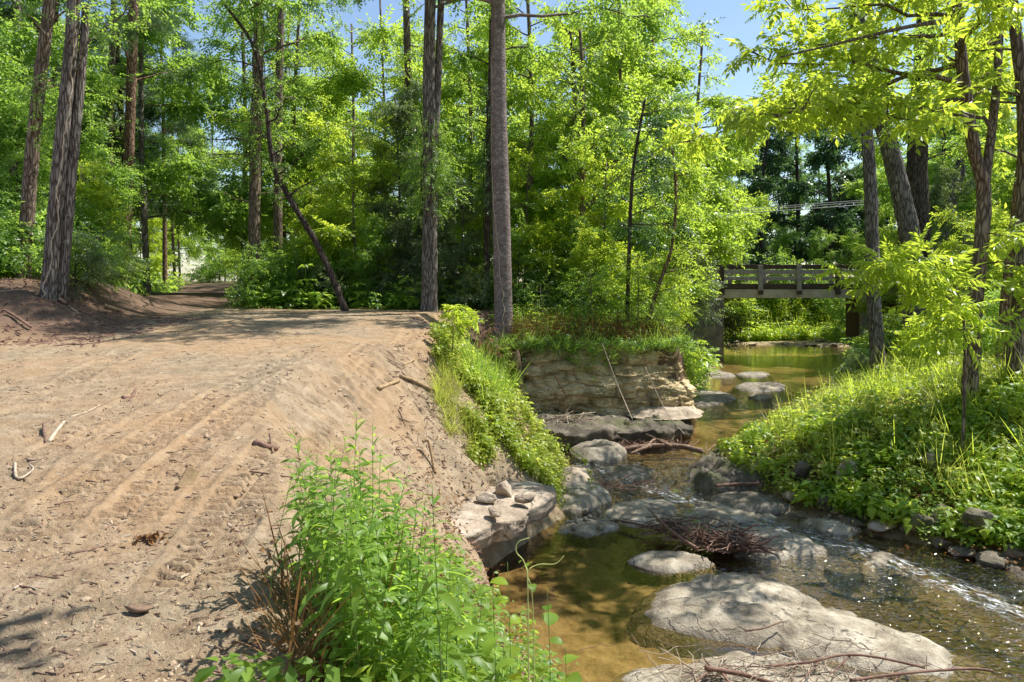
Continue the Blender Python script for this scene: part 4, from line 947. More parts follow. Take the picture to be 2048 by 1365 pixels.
stick('stick', [(0, 1205), (25, 1180), (48, 1163)], .006, .004, 'stick', 'dark twig at the left edge in the nearest shadow')
stick('stick', [(395, 1318), (410, 1290), (428, 1268)], .006, .004, 'stick', 'twig by the lower edge of the nearest shadow')
stick('stick', [(485, 1285), (520, 1300), (555, 1325)], .006, .004, 'stick_red', 'twig lying between the nearest shadow and the weeds')
stick('stick', [(535, 700 + 48), (590, 740)], .010, .006, 'stick', 'dark twig in the far middle of the clearing')
stick('stick', [(12, 632, .08), (30, 640, .06), (62, 662, .06)], .030, .022, 'stick_red', 'reddish root sticking out of the dirt mound')
stick('stick', [(90, 573, .05), (118, 585, .06), (140, 592)], .030, .02, 'stick', 'dark branch on top of the dirt mound')
stick('stick', [(142, 621, .04), (158, 628)], .022, .02, 'stick_pale', 'short pale stick on the right flank of the dirt mound')
stick('stick', [(210, 617, .05), (240, 627, .05)], .045, .035, 'wood_tan', 'orange-brown log lying at the foot of the shrubs left of the path', 'log')
stick('stick', [(72, 595, .05), (105, 596, .05)], .014, .012, 'stick_pale', 'thin pale branch across the middle of the dirt mound')
stick('stick', [(118, 605, .05), (132, 612, .04)], .05, .04, 'stick', 'dark chunk of wood on the dirt mound', 'log')
stick('stick', [(0, 588, .05), (45, 586, .06)], .010, .008, 'stick_pale', 'thin pale twig at the left edge on the mound')
stick('root', [(845, 905, .14), (856, 912, .22), (862, 925, .14), (870, 950, .0)], .028, .022, 'wood_tan', 'bent brown root standing out of the bank beside the weeds, casting a curved shadow', 'root')
stick('stick', [(853, 908, .2), (853, 888, .32), (858, 882, .36)], .006, .004, 'stick', 'thin dark twig rising above the bent root')
# a sawn block
p = hit(372, 972); mb = MB(); box(mb, (-.05, -.03, -.06), (.05, .03, .12)); o = mb.obj('wood_block', M['wood_tan'], smooth=False, loc=(p.x, p.y, p.z + .02)); o.rotation_euler = (rad(-28), rad(30), rad(20)); bevel(o, .006)
tag(o, 'sawn tan wood block stuck in the dirt of the clearing', 'wood block')
p = hit(275, 1225); mb = MB(); V, Q = lump(.075, .04, .018, 78); mb.add(V, Q); o = mb.obj('wood_chip', M['stick'], loc=(p.x, p.y, p.z + .02)); tag(o, 'flat dark chunk of bark in the nearest shadow', 'bark')
p = hit(300, 1082); mb = MB()
r = np.random.default_rng(5)
for i in range(40):
    m_ = rot(np.array([r.uniform(0, 6)]), np.array([r.normal(0, .6)]), np.array([r.normal(0, .6)]))[0]; mb.add(leafquad(.06, .03, .4) @ m_.T + r.normal(0, 1, 3) * np.array([.05, .045, .008]) + np.array([0, 0, .02]), [[0, 1, 2, 3]], a=r.uniform(0, 1))
o = mb.obj('dead_leaves', M['leaf_brown'], loc=p, smooth=False); tag(o, 'small heap of crumpled brown leaves on the dirt', 'dead leaves')
# fine twigs over the dirt
for k in range(70):
    a = R.uniform(0, 830); b = R.uniform(690, 1340)
    if a > 560 and b > 820: continue
    an = R.uniform(-.5, .5); L = R.uniform(12, 45) * (b - 560) / 500
    stick('twig', [(a, b), (a + L * .5, b + L * .5 * math.sin(an) * .5 + R.uniform(-3, 3)), (a + L, b + L * math.sin(an) * .5)], .0045 + .00001 * (1300 - b), .003, R.choice(['stick', 'stick_pale', 'stick_red']), 'small dry twig scattered on the bare dirt', 'twig', 'small twigs scattered over the dirt', n=8)
for k in range(26):
    a = R.uniform(770, 900); b = R.uniform(700, 900)
    stick('twig', [(a, b, .02), (a + R.uniform(12, 40), b + R.uniform(8, 35), .02)], .008, .004, R.choice(['stick', 'stick_pale', 'stick_red']), 'dry twig half buried in the slope of pushed dirt', 'twig', 'twigs in the slope of pushed dirt', n=6)
# stump
p = put(983, 18.6); root = empty('tree_stump', p, 0, 'small sawn stump with a pale top at the far rim of the dirt', 'stump')
pp = np.array([[0, 0, -.3], [0, 0, .0], [.01, 0, .15], [.02, 0, .33]]); V, Q, T = tube(smoothpath(pp, 14), np.interp(np.linspace(0, 1, 14), [0, .5, 1], [.2, .155, .13]), 16, .04, 3); MB().add(V, Q, T).obj('bark', M['bark_red'], root)
V, Q, T = tube(np.array([[.02, 0, .325], [.02, 0, .345]]), [.128, .122], 16, .02, 4); MB().add(V, Q, T).obj('cut_top', M['wood_tan'], root)

def tangle(name, label, cat, blobs, n, rr, Lr, mats, seed, flat=.35, z0=0.0, extra=()):
    r = np.random.default_rng(seed); c0 = np.array(blobs[0][0], float); root = None; mbs = {m_: MB() for m_ in mats}
    for i in range(n):
        c, s = blobs[r.integers(len(blobs))]; c = np.array(c) - c0
        q = c + r.normal(0, 1, 3) * np.array([s, s * .6, s * flat]) * .5; q[2] = abs(q[2]) + z0
        a = r.normal(.2, .9) + (PI if r.random() < .5 else 0); e = r.normal(0, .28); L = r.uniform(*Lr); d = np.array([math.cos(a) * math.cos(e), math.sin(a) * math.cos(e), math.sin(e)])
        t = np.linspace(-.5, .5, 7)[:, None]; pth = q + d * L * t + np.cumsum(r.normal(0, .035 * L, (7, 3)), 0); pth[:, 2] = np.maximum(pth[:, 2], .0)
        R0 = r.uniform(*rr); V, Q, T = tube(pth, R0 * (1 - .5 * np.abs(t[:, 0])), 5, .1, int(r.integers(999)), cap=False)
        mbs[mats[r.integers(len(mats))]].add(V, Q)
    root = empty(name, tuple(c0), 0, label, cat)
    for e in extra:
        V, Q, T = tube(smoothpath(np.array(e[0]) - c0, 16), np.linspace(e[1], e[2], 16), 7, .1, 4); mbs[mats[0]].add(V, Q, T)
    for m_, mb in mbs.items():
        if mb.n: mb.obj('branches' if m_ == mats[0] else 'twigs', M[m_], root)
    return root
def W(px, py, z): a = onz(px, py, z); return np.array([a[0], a[1], z])
tangle('driftwood_heap', 'tangled reddish brown heap of driftwood twigs lodged between the creek rocks', 'driftwood', [(W(1400, 1082, -2.42), .55), (W(1455, 1095, -2.44), .40), (W(1340, 1062, -2.44), .50), (W(1440, 1082, -2.40), .35), (W(1480, 1098, -2.44), .25)], 330, (.004, .016), (.2, .8), ['stick_red', 'stick'], 3, .30,
       extra=[([W(1395, 1098, -2.4), W(1345, 1065, -2.3), P(1298, 1020, 12.2)], .03, .012), ([W(1345, 1065, -2.28), P(1322, 1052, 12.4), P(1308, 1062, 12.3)], .015, .006), ([W(1230, 1040, -2.45), W(1300, 1055, -2.42), W(1380, 1085, -2.4)], .02, .014)])
tangle('twig_litter', 'loose dry twigs strewn over the slab at the bottom edge', 'twigs', [(W(1500, 1345, -2.36), 1.0), (W(1700, 1350, -2.36), 1.0), (W(1600, 1360, -2.36), 1.0), (W(1420, 1350, -2.36), .5)], 160, (.0025, .006), (.15, .7), ['stick_pale', 'stick'], 4, .05)
def wstick(name, pts, r0, r1, mat, label, cat='branch', side=()):
    pts = np.array(pts); c = pts[0].copy(); pp = smoothpath(pts - c, 24); mb = MB(); V, Q, T = tube(pp, np.linspace(r0, r1, 24), 8, .08, 5); mb.add(V, Q, T)
    for e in side: V, Q, T = tube(smoothpath(np.array(e) - c, 12), np.linspace(r1 * .9, r1 * .3, 12), 5, .05, 6); mb.add(V, Q, T)
    return tag(mb.obj(name, M[mat], loc=c), label, cat)
zz = -2.31
wstick('dry_branch', [W(1410, 1336, zz + .05), W(1480, 1348, zz), W(1560, 1372, zz), W(1640, 1400, zz)], .026, .018, 'stick_red', 'thick reddish dry branch lying on the slab at the bottom edge', side=[[W(1425, 1338, zz), W(1408, 1318, zz + .06)], [W(1425, 1338, zz + .02), W(1390, 1365, zz)], [W(1440, 1342, zz), W(1470, 1380, zz)]])
wstick('dry_branch', [W(1530, 1334, zz), W(1620, 1324, zz + .05), W(1690, 1310, zz + .07), W(1760, 1316, zz + .05), W(1850, 1336, zz)], .014, .012, 'stick_red', 'long thin dry branch arching over the slab at the bottom right', side=[[W(1640, 1322, zz), W(1600, 1365, zz)], [W(1700, 1312, zz + .05), W(1660, 1350, zz)], [W(1530, 1334, zz), W(1440, 1332, zz)]])
wstick('dry_branch', [W(1700, 1362, zz), W(1800, 1348, zz + .03), W(1930, 1338, zz), W(1985, 1342, zz)], .016, .012, 'stick_red', 'dark dry branch at the bottom right corner of the slab', side=[[W(1800, 1350, zz), W(1780, 1375, zz)]])
wstick('dry_branch', [W(1490, 1262, -2.37), W(1530, 1256, -2.35), W(1565, 1243, -2.33)], .012, .007, 'stick_red', 'short bent red twig on the big pale slab', 'twig')
wstick('dead_branch', [P(1110, 830, 19.2), P(1180, 865, 18.2), P(1240, 895, 17.2), P(1290, 912, 16.8)], .030, .014, 'stick', 'long dead branch slanting from the rock ledge into the creek', side=[[P(1160, 855, 18.6), P(1120, 850, 18.4)], [P(1210, 880, 17.8), P(1235, 872, 17.8)]])
wstick('dead_branch', [W(1240, 900, -2.2), W(1300, 892, -2.12), W(1360, 893, -2.12), W(1405, 903, -2.18)], .050, .062, 'stick', 'dark waterlogged branch with a blunt end lying at the foot of the ledge', side=[[W(1340, 893, -2.1), W(1310, 880, -2.05), W(1290, 898, -2.1)], [W(1300, 892, -2.1), W(1260, 908, -2.2)]])
wstick('dead_branch', [P(1205, 690, 19.4), P(1235, 770, 19.3), P(1265, 840, 18.4), P(1340, 848, 18.2)][:3], .014, .01, 'stick_pale', 'thin pale vine stem hanging down the rock wall face', 'vine')
wstick('dead_branch', [P(1108, 747, 19.3), P(1122, 775, 19.25), P(1135, 795, 19.2)], .02, .012, 'stick_red', 'reddish broken stick leaning on the rock wall', 'stick')
wstick('dead_branch', [P(1290, 735, 19.4), P(1320, 800, 19.2), P(1340, 835, 18.9), P(1370, 870, 18.3)], .012, .008, 'stick_pale', 'arching bare stem at the right end of the rock wall', 'stem')
wstick('dead_branch', [W(1430, 890, -2.0), W(1412, 905, -2.1), W(1402, 902, -1.98)], .022, .014, 'stick', 'forked dark snag on the tip of the muddy point', 'snag', side=[[W(1412, 902, -2.05), P(1412, 885, 17.2)]])
wstick('log', [W(1448, 893, -2.02), W(1490, 878, -1.98), W(1545, 868, -1.9)], .05, .055, 'stick_pale', 'pale bleached log lying along the waterline of the muddy point', 'log')
wstick('log', [W(1432, 972, -2.28), W(1480, 968, -2.25), W(1520, 967, -2.22)], .030, .024, 'stick_red', 'reddish stick lying on the thin flat rock above the rapids', 'stick')
tangle('twig_heap', 'grey dead twigs heaped on the left end of the dark rock ledge', 'twigs', [(P(1110, 845, 18.6), .7), (P(1150, 850, 18.4), .6)], 70, (.005, .014), (.3, 1.1), ['stick_pale', 'stick'], 8, .18)
tangle('twig_heap', 'small tangle of dark twigs in the water below the ledge', 'twigs', [(W(1260, 895, -2.2), .5), (W(1330, 890, -2.18), .5)], 60, (.004, .012), (.2, .8), ['stick', 'stick_red'], 9, .2)
tangle('twig_heap', 'wiry red twigs caught across the rapids', 'twigs', [(W(1220, 970, -2.36), .35), (W(1280, 975, -2.36), .4)], 26, (.004, .009), (.3, .9), ['stick_red'], 10, .2)

# ================================================================== small plants (templates: V, quads, lv)
def strip(L, Wd, seg=4, arch=.3, fold=.2, peak=.45, up=0.0):
    """a leaf along +X with a midrib fold: rows of three vertices"""
    t = np.linspace(0, 1, seg + 1); wd = Wd / 2 * np.clip(np.where(t < peak, np.sin(t / peak * PI / 2) ** .8, np.cos((t - peak) / (1 - peak) * PI / 2) ** .9), .0, 1); wd[-1] = 0; wd[0] = Wd * .06
    x = L * (np.sin(t * 1.2) / math.sin(1.2) if arch > .5 else t); z = up * L * t - arch * L * t * t
    V = np.stack([np.stack([x, -wd, z + fold * wd], -1), np.stack([x, 0 * t, z], -1), np.stack([x, wd, z + fold * wd], -1)], 1).reshape(-1, 3)
    i = np.arange(seg); Q = np.concatenate([np.stack([i * 3, i * 3 + 3, i * 3 + 4, i * 3 + 1], -1), np.stack([i * 3 + 1, i * 3 + 4, i * 3 + 5, i * 3 + 2], -1)])
    return V, Q
def join(parts):
    V = []; Q = []; A = []; n = 0
    for v, q, a in parts: V.append(v); Q.append(np.asarray(q) + n); A.append(np.full(len(v), a)); n += len(v)
    return np.concatenate(V), np.concatenate(Q), np.concatenate(A)
def R3(yaw, pitch, roll=0.0): return rot(np.array([yaw]), np.array([pitch]), np.array([roll]))[0]
def t_grass(r, n=14, L=(.25, .5), w_=.010):
    ps = []
    for i in range(n):
        V, Q = strip(r.uniform(*L), w_ * r.uniform(.7, 1.3), 4, r.uniform(.3, .9), .3, .25, r.uniform(.9, 2.4)); ps.append((V @ R3(r.uniform(0, 6.28), 0).T + np.array([r.normal(0, .03), r.normal(0, .03), 0]), Q, r.uniform(.1, 1)))
    return join(ps)
def t_forb(r, h=(.18, .4), nl=(4, 7), leaf=(.07, .12), wr=.62, tiers=2):
    ps = []; H_ = r.uniform(*h); lean = r.normal(0, .12, 2)
    V = np.array([[-.003, 0, 0], [.003, 0, 0], [.002 + lean[0] * H_, lean[1] * H_, H_], [-.002 + lean[0] * H_, lean[1] * H_, H_]]); ps.append((V, [[0, 1, 2, 3]], .2))
    for tr_ in range(tiers):
        z = H_ * (1 - tr_ * .33); n = r.integers(*nl)
        for i in range(n):
            L = r.uniform(*leaf) * (1 + .2 * tr_); V, Q = strip(L, L * wr, 2, r.uniform(.2, .8), .15, .4, r.uniform(-.1, .3))
            V = V + np.array([L * .25, 0, 0]); ps.append((V @ R3(i * 6.28 / n + r.uniform(-.4, .4), 0, r.normal(0, .2)).T + np.array([lean[0] * z, lean[1] * z, z]), Q, r.uniform(0, 1)))
    return join(ps)
def t_creep(r, n=12, rad_=.16, leaf=(.03, .055), h=.10):
    ps = []
    for i in range(n):
        L = r.uniform(*leaf); V, Q = strip(L, L * .75, 2, r.uniform(0, .5), .1, .4); q = np.array([r.normal(0, rad_), r.normal(0, rad_), abs(r.normal(0, h))])
        ps.append((V @ R3(r.uniform(0, 6.28), r.normal(0, .4), r.normal(0, .4)).T + q, Q, r.uniform(0, 1)))
    return join(ps)
def t_pinn(r, n=5, L=.3):
    ps = []
    for i in range(n):
        yaw = r.uniform(0, 6.28)
        for j in range(9):
            t = (j // 2 + 1) / 5.0; side = 1 if j % 2 else -1; V, Q = strip(L * .28, L * .09, 2, .3, .1, .4)
            V = V @ R3(side * 1.1 if j < 8 else 0, .2).T + np.array([L * t, 0, L * (.9 * t - .8 * t * t)]); ps.append((V @ R3(yaw, 0).T, Q, r.uniform(.2, 1)))
    return join(ps)
r0 = np.random.default_rng(11)
G = {'grass': [t_grass(r0) for _ in range(8)], 'tallgrass': [t_grass(r0, 16, (.4, .85), .015) for _ in range(6)], 'forb': [t_forb(r0) for _ in range(10)], 'forbtall': [t_forb(r0, (.4, .75), (5, 8), (.09, .16), .55, 4) for _ in range(8)],
     'creep': [t_creep(r0) for _ in range(8)], 'lance': [t_forb(r0, (.3, .6), (4, 7), (.08, .13), .28, 5) for _ in range(8)], 'pinn': [t_pinn(r0) for _ in range(5)], 'bigleaf': [t_forb(r0, (.2, .4), (4, 6), (.14, .2), .6, 2) for _ in range(6)],
     'litter': [t_creep(r0, 9, .2, (.05, .09), .01) for _ in range(6)]}
def inpoly(px, py, poly):
    return polydist(np.asarray(px, float), np.asarray(py, float), [(float(a), float(b)) for a, b in poly]) < 0
def sample(n, ur, Yr, cond, r, over=6):
    """random ground points, even over the view: u = x/y uniform, y log-uniform"""
    u = r.uniform(ur[0], ur[1], n * over); y = np.exp(r.uniform(math.log(Yr[0]), math.log(Yr[1]), n * over)); x = u * y
    d = polydist(x, y, CREEK); k = cond(x, y, d); x, y = x[k][:n], y[k][:n]; z = H(x, y); return np.stack([x, y, z], -1)
def cover(name, mat, kinds, n, ur, Yr, cond, sc, seed, kind='stuff', group=None, dz=0.0, tilt=.12, over=6, pts=None, scf=None):
    r = np.random.default_rng(seed); pt = sample(n, ur, Yr, cond, r, over) if pts is None else pts
    mb = MB(); kk = r.integers(0, len(kinds), len(pt)); c0 = pt.mean(0)
    s_all = r.uniform(*sc, len(pt)) * (scf(pt) if scf else 1)
    for i, kd in enumerate(kinds):
        T_l = G[kd]; sel = kk == i; t = r.integers(0, len(T_l), len(pt))
        for j, (V, Q, A) in enumerate(T_l):
            m_ = sel & (t == j)
            if not m_.any(): continue
            q = pt[m_] - c0; nn = len(q); Rm = rot(r.uniform(0, 6.28, nn), r.normal(0, tilt, nn), r.normal(0, tilt, nn))
            Wv = np.einsum('nij,vj->nvi', Rm, V) * s_all[m_][:, None, None] + q[:, None, :] + np.array([0, 0, dz])
            nv = len(V); QQ = (Q[None] + (np.arange(nn) * nv)[:, None, None]).reshape(-1, 4)
            patch = .5 * vn(pt[m_][:, 0] * .9, pt[m_][:, 1] * .9, seed)
            a = np.clip(A[None] * .8 + .1 + patch[:, None] * .5, 0, 1).ravel(); mb.add(Wv.reshape(-1, 3), QQ, a=a)
    o = mb.obj(name, M[mat], smooth=False, loc=c0); tag(o, kind=kind); return o
def scr(x, y): z = H(x, y); return 1024 + x * F / y, HZ + (EYE - z) * F / y
isR = lambda x, y: x > midx(y)
nz2 = lambda x, y, s, f=.8: fbm(x * f, y * f, s, 3)
# right bank
cover('ground_cover', 'leaf_lime', ['forb', 'forb', 'creep', 'forb', 'bigleaf'], 5000, (.22, .9), (10, 34), lambda x, y, d: isR(x, y) & (d > .35 + .5 * np.maximum(0, nz2(x, y, 3))) & (nz2(x, y, 4, 1.3) > -.08), (.6, 1.25), 21)
cover('ground_cover', 'leaf_yellow', ['creep', 'forb', 'creep'], 2600, (.22, .9), (10, 30), lambda x, y, d: isR(x, y) & (d > .3) & (nz2(x, y, 5, .7) > -.15), (.6, 1.2), 22)
cover('grass', 'leaf_yellow', ['grass', 'grass', 'tallgrass'], 1000, (.3, .95), (12, 34), lambda x, y, d: isR(x, y) & (d > 1.2) & (nz2(x, y, 66, .8) > -.1), (.45, .85), 27)
cover('grass', 'leaf_lime', ['grass', 'grass', 'tallgrass'], 1100, (.45, .95), (11, 34), lambda x, y, d: isR(x, y) & (d > 2.0) & (nz2(x, y, 6, .5) > -.1), (.5, .95), 23)
cover('ground_cover', 'leaf_fresh', ['forb', 'bigleaf', 'creep'], 1500, (.4, .95), (9, 15), lambda x, y, d: isR(x, y) & (d > .3), (.6, 1.1), 24)
cover('undergrowth', 'leaf_yellow', ['forbtall', 'lance'], 420, (.24, .9), (10, 26), lambda x, y, d: isR(x, y) & (d > .5), (.6, 1.0), 26)
cover('fallen_leaves', 'leaf_brown', ['litter'], 2600, (.22, .9), (9, 24), lambda x, y, d: isR(x, y) & (d > -.05) & (d < 7), (.5, 1.0), 25, dz=.02)
# left bank slope
polyL = [(866, 672), (930, 640), (1010, 690), (1050, 800), (1080, 860), (1130, 925), (1185, 960), (1140, 1065), (1090, 1040), (1040, 975), (940, 985), (930, 930), (960, 890), (915, 820), (880, 760)]
cl = lambda x, y, d: (~isR(x, y)) & (d > .02) & inpoly(*scr(x, y), polyL) & (nz2(x, y, 301, 1.7) > .0)
cover('ground_cover', 'leaf_yellow', ['creep', 'creep', 'forb'], 3400, (-.14, .12), (6, 20), cl, (.55, 1.15), 31, over=30)
cover('ground_cover', 'leaf_lime', ['forb', 'lance', 'forbtall'], 620, (-.12, .12), (7, 20), cl, (.4, .75), 32, over=20)
cover('grass', 'leaf_fresh', ['tallgrass'], 90, (-.08, .02), (12, 17), lambda x, y, d: (~isR(x, y)) & (d > .2) & inpoly(*scr(x, y), [(930, 720), (960, 690), (1015, 720), (1020, 830), (960, 830)]), (.45, .8), 33, over=60)
cover('grass', 'leaf_yellow', ['grass', 'creep'], 260, (-.12, .02), (9, 17), lambda x, y, d: (~isR(x, y)) & (d > .2) & inpoly(*scr(x, y), [(870, 720), (900, 720), (960, 900), (900, 880), (870, 800)]), (.4, .7), 34, over=30)
cover('fallen_leaves', 'leaf_brown', ['litter'], 260, (-.12, .12), (7, 18), lambda x, y, d: (~isR(x, y)) & (d > .1) & (d < 2.6), (.4, .8), 35, dz=.02, over=10)
# top of the rock wall
cover('ground_cover', 'leaf_mid', ['forb', 'lance', 'creep', 'pinn'], 1500, (-.04, .225), (20, 26), lambda x, y, d: (~isR(x, y)) & (d > .25) & (x > -.6) & (nz2(x, y, 7, 1.2) > -.25), (.6, 1.2), 36, over=12)
cover('ground_cover', 'leaf_lime', ['creep', 'pinn', 'lance'], 420, (-.0, .222), (20, 23), lambda x, y, d: (~isR(x, y)) & (d > .15) & (x > 0), (.7, 1.2), 37, over=30)
cover('grass', 'leaf_brown', ['grass'], 260, (-.05, .26), (19.9, 21.6), lambda x, y, d: (~isR(x, y)) & (d > .1) & (x > -.6), (.7, 1.2), 38, over=40)
cover('grass', 'leaf_fresh', ['grass', 'creep'], 160, (.07, .22), (18, 20), lambda x, y, d: (d < .3) & (x > 1.6) & (x < 4.4) & (y > 18.7), (.3, .6), 39, over=40, dz=.32)
_r = np.random.default_rng(5); _n = 420; _t = _r.uniform(0, 1, _n); _x = -.6 + 5.5 * _t; _z = -.02 - np.abs(_r.normal(0, .38, _n)) * (.4 + .6 * (vn(_x * 1.6, _x * 0, 3) > -.1))
cover('hanging_growth', 'leaf_mid', ['creep', 'forb', 'grass'], 0, 0, 0, None, (.5, .9), 48, pts=np.stack([_x, 19.98 + .22 * _z + .05 * _r.normal(0, 1, _n) + .15 * (_x > 4.3), _z], -1), tilt=.6)
# forest floor behind the clearing and on the left
ff = lambda x, y, d: (~isR(x, y)) & (d > .5) & (dirtmask(x, y) < .25) & (x < 12)
cover('undergrowth', 'leaf_mid', ['forbtall', 'bigleaf', 'lance', 'pinn'], 4200, (-.8, .3), (21.5, 48), ff, (.9, 1.7), 41)
cover('undergrowth', 'leaf_bright', ['forbtall', 'bigleaf', 'pinn'], 3000, (-.8, .3), (23, 60), ff, (1.0, 2.2), 42)
cover('undergrowth', 'leaf_mid', ['forb', 'creep', 'forbtall'], 1200, (-.85, -.5), (15.5, 24), lambda x, y, d: (dirtmask(x, y) < .35), (.7, 1.4), 43)
cover('fallen_leaves', 'leaf_brown', ['litter'], 900, (-.8, .05), (14, 30), lambda x, y, d: (~isR(x, y)) & (d > 1) & (dirtmask(x, y) < .4), (.6, 1.1), 44, dz=.02)
# far banks, by the bridge
cover('undergrowth', 'leaf_lime', ['forbtall', 'forb', 'grass', 'bigleaf'], 2600, (.24, .5), (43, 56), lambda x, y, d: ((d > -.2) | (y > 48.5)) & (x < 24) , (1.1, 2.0), 45, over=10)
cover('undergrowth', 'leaf_mid', ['forbtall', 'bigleaf'], 3200, (.2, .9), (28, 62), lambda x, y, d: isR(x, y) & (d > .6) | ((d > 3) & (y > 52)), (1.2, 2.4), 46, over=10)
cover('undergrowth', 'leaf_bright', ['forb', 'bigleaf', 'grass'], 70, (.2, .32), (24, 38), lambda x, y, d: (~isR(x, y)) & (d > .6), (.5, .9), 47, over=20)

# ================================================================== tall weeds in the foreground, one object each
def weed_proto(h, seed, leafL=(.07, .125), leafW=.22, brown=True):
    r = np.random.default_rng(seed); lean = r.normal(0, .07, 2); n = 14; t = np.linspace(0, 1, n)
    path = np.stack([lean[0] * h * t ** 1.6 + .01 * np.sin(t * 5 + seed), lean[1] * h * t ** 1.6, h * t], -1); path[0, 2] = -.05
    root = empty('tall_weed', (0, 0, -60)); V, Q, T = tube(path, .0042 - .003 * t, 6); MB().add(V, Q, T, a=.3).obj('stem', M['stem'], root)
    mb = MB(); m = int(h / .031)
    for i in range(m):
        u = .22 + .78 * i / m; 
        if u < .4 and r.random() < .4: continue
        L = r.uniform(*leafL) * (.55 + .9 * math.sin(min(1, (u - .1) * 1.1) * PI) ** .7) if u < .97 else .05
        L *= 1 - .45 * max(0, u - .85) / .15; up = .2 + 1.6 * max(0, u - .6) + r.uniform(-.15, .25)
        V, Q = strip(L, L * leafW * r.uniform(.85, 1.15), 6, r.uniform(.25, .8), .22, .38, up)
        c = np.array([np.interp(u, t, path[:, k]) for k in range(3)])
        mb.add(V @ R3(i * 2.4 + r.uniform(-.4, .4), 0, r.normal(0, .25)).T + c, Q, a=np.clip(r.uniform(.1, .9) + .25 * (u - .5), 0, 1))
        if u > .35 and r.random() < .35:
            V, Q = strip(L * .5, L * .12, 4, .6, .2, .4, up + .5); mb.add(V @ R3(i * 2.4 + .5, 0, 0).T + c, Q, a=r.uniform(.3, 1))
    mb.obj('leaves', M['leaf_fresh'], root, smooth=True)
    return root
WP = [weed_proto(h, 200 + k) for k, h in enumerate([1.22, 1.15, 1.05, .9, .8, 1.1, .95, .65])]
used_w = [0] * len(WP)
def weed(k, x, y, s=1.0, label='tall green weed with narrow lance leaves in the clump on the bank edge', group='tall weeds in the foreground clump'):
    o = WP[k] if used_w[k] == 0 else copy_tree(WP[k]); used_w[k] += 1
    o.location = (x, y, H1(x, y) - .02); o.rotation_euler = (R.gauss(0, .06), R.gauss(0, .06), R.uniform(0, 6.28)); o.scale = (s, s, s); tag(o, label, 'weed', group); return o
def wx(px, Y): return (px - 1024) * Y / F
for px, Y, k, s_, lb in [(698, 4.1, 0, 1.02, 'tallest weed of the foreground clump, its tip highest of all'), (735, 4.2, 1, 1.0, 'weed with a dark bare upper stem just right of the tallest one'), (640, 3.9, 5, .98, 'weed tip standing clear at the upper left of the clump'),
                          (815, 4.1, 2, 1.05, 'weed leaning right near the top right of the clump'), (888, 3.9, 3, 1.0, 'leafy weed at the right shoulder of the clump'), (948, 3.7, 4, 1.0, 'single upright weed with a pointed tip right of the clump'), (1000, 3.5, 4, .8, 'short weed against the dark gap below the overhanging slab')]:
    o = weed(k, wx(px, Y), Y, s_, lb); o.rotation_euler.x = 0; o.rotation_euler.y = 0
n_ = 0
while n_ < 62:
    Y = R.uniform(3.0, 4.6); px = R.gauss(735, 105)
    if not 600 < px < 985: continue
    x = wx(px, Y); top = R.uniform(0, 1) ** 1.3 * (1 - abs(px - 730) / 400); k = min(7, int((1 - top) * 7.9))
    weed(k, x, Y, R.uniform(.82, 1.05)); n_ += 1
# lower leafy growth at the foot and right of the clump
fr = lambda x, y, d: (d > .0)
rgn = lambda poly: (lambda x, y, d: (d > -.1) & inpoly(*scr(x, y), poly))
cover('ground_cover', 'leaf_fresh', ['lance', 'forb', 'lance'], 380, (-.32, .16), (2.9, 5.4), rgn([(680, 1250), (740, 1170), (900, 1090), (1000, 1110), (1130, 1250), (1180, 1420), (690, 1500)]), (.5, .85), 51, over=60)
cover('ground_cover', 'leaf_lime', ['creep', 'forb', 'lance'], 260, (-.2, .18), (2.9, 5.2), rgn([(800, 1200), (900, 1120), (1010, 1130), (1120, 1230), (1190, 1420), (700, 1500)]), (.45, .85), 52, over=60)
cover('ground_cover', 'leaf_fresh', ['forb', 'creep'], 260, (-.1, .14), (5.0, 9.0), lambda x, y, d: (~isR(x, y)) & (d > .0) & (x > -.75 - .0 * y), (.6, 1.1), 55, over=60)
cover('dry_grass', 'leaf_brown', ['grass', 'litter'], 60, (-.34, -.16), (2.9, 4.2), rgn([(560, 1100), (720, 1120), (760, 1400), (560, 1400)]), (.5, .9), 53, over=60)
cover('fallen_leaves', 'leaf_brown', ['litter'], 70, (-.34, -.05), (2.9, 5.2), lambda x, y, d: d > .5, (.25, .5), 54, dz=.01, over=20)
# leafy plants just inside the bottom edge
for k, (px, Y, s_) in enumerate([(455, 2.85, .85), (520, 2.86, .9), (592, 2.88, .8), (655, 2.9, 1.0)]):
    x = wx(px, Y); r = np.random.default_rng(300 + k); V, Q, A = t_forb(r, (.14, .2), (6, 8), (.09, .12), .5, 2)
    o = MB().add(V * s_, Q, a=A).obj('leafy_plant', M['leaf_fresh'], loc=(x, Y, H1(x, Y))); tag(o, 'low leafy weed top just showing at the bottom edge of the picture', 'plant', 'leafy weed tops at the bottom edge')
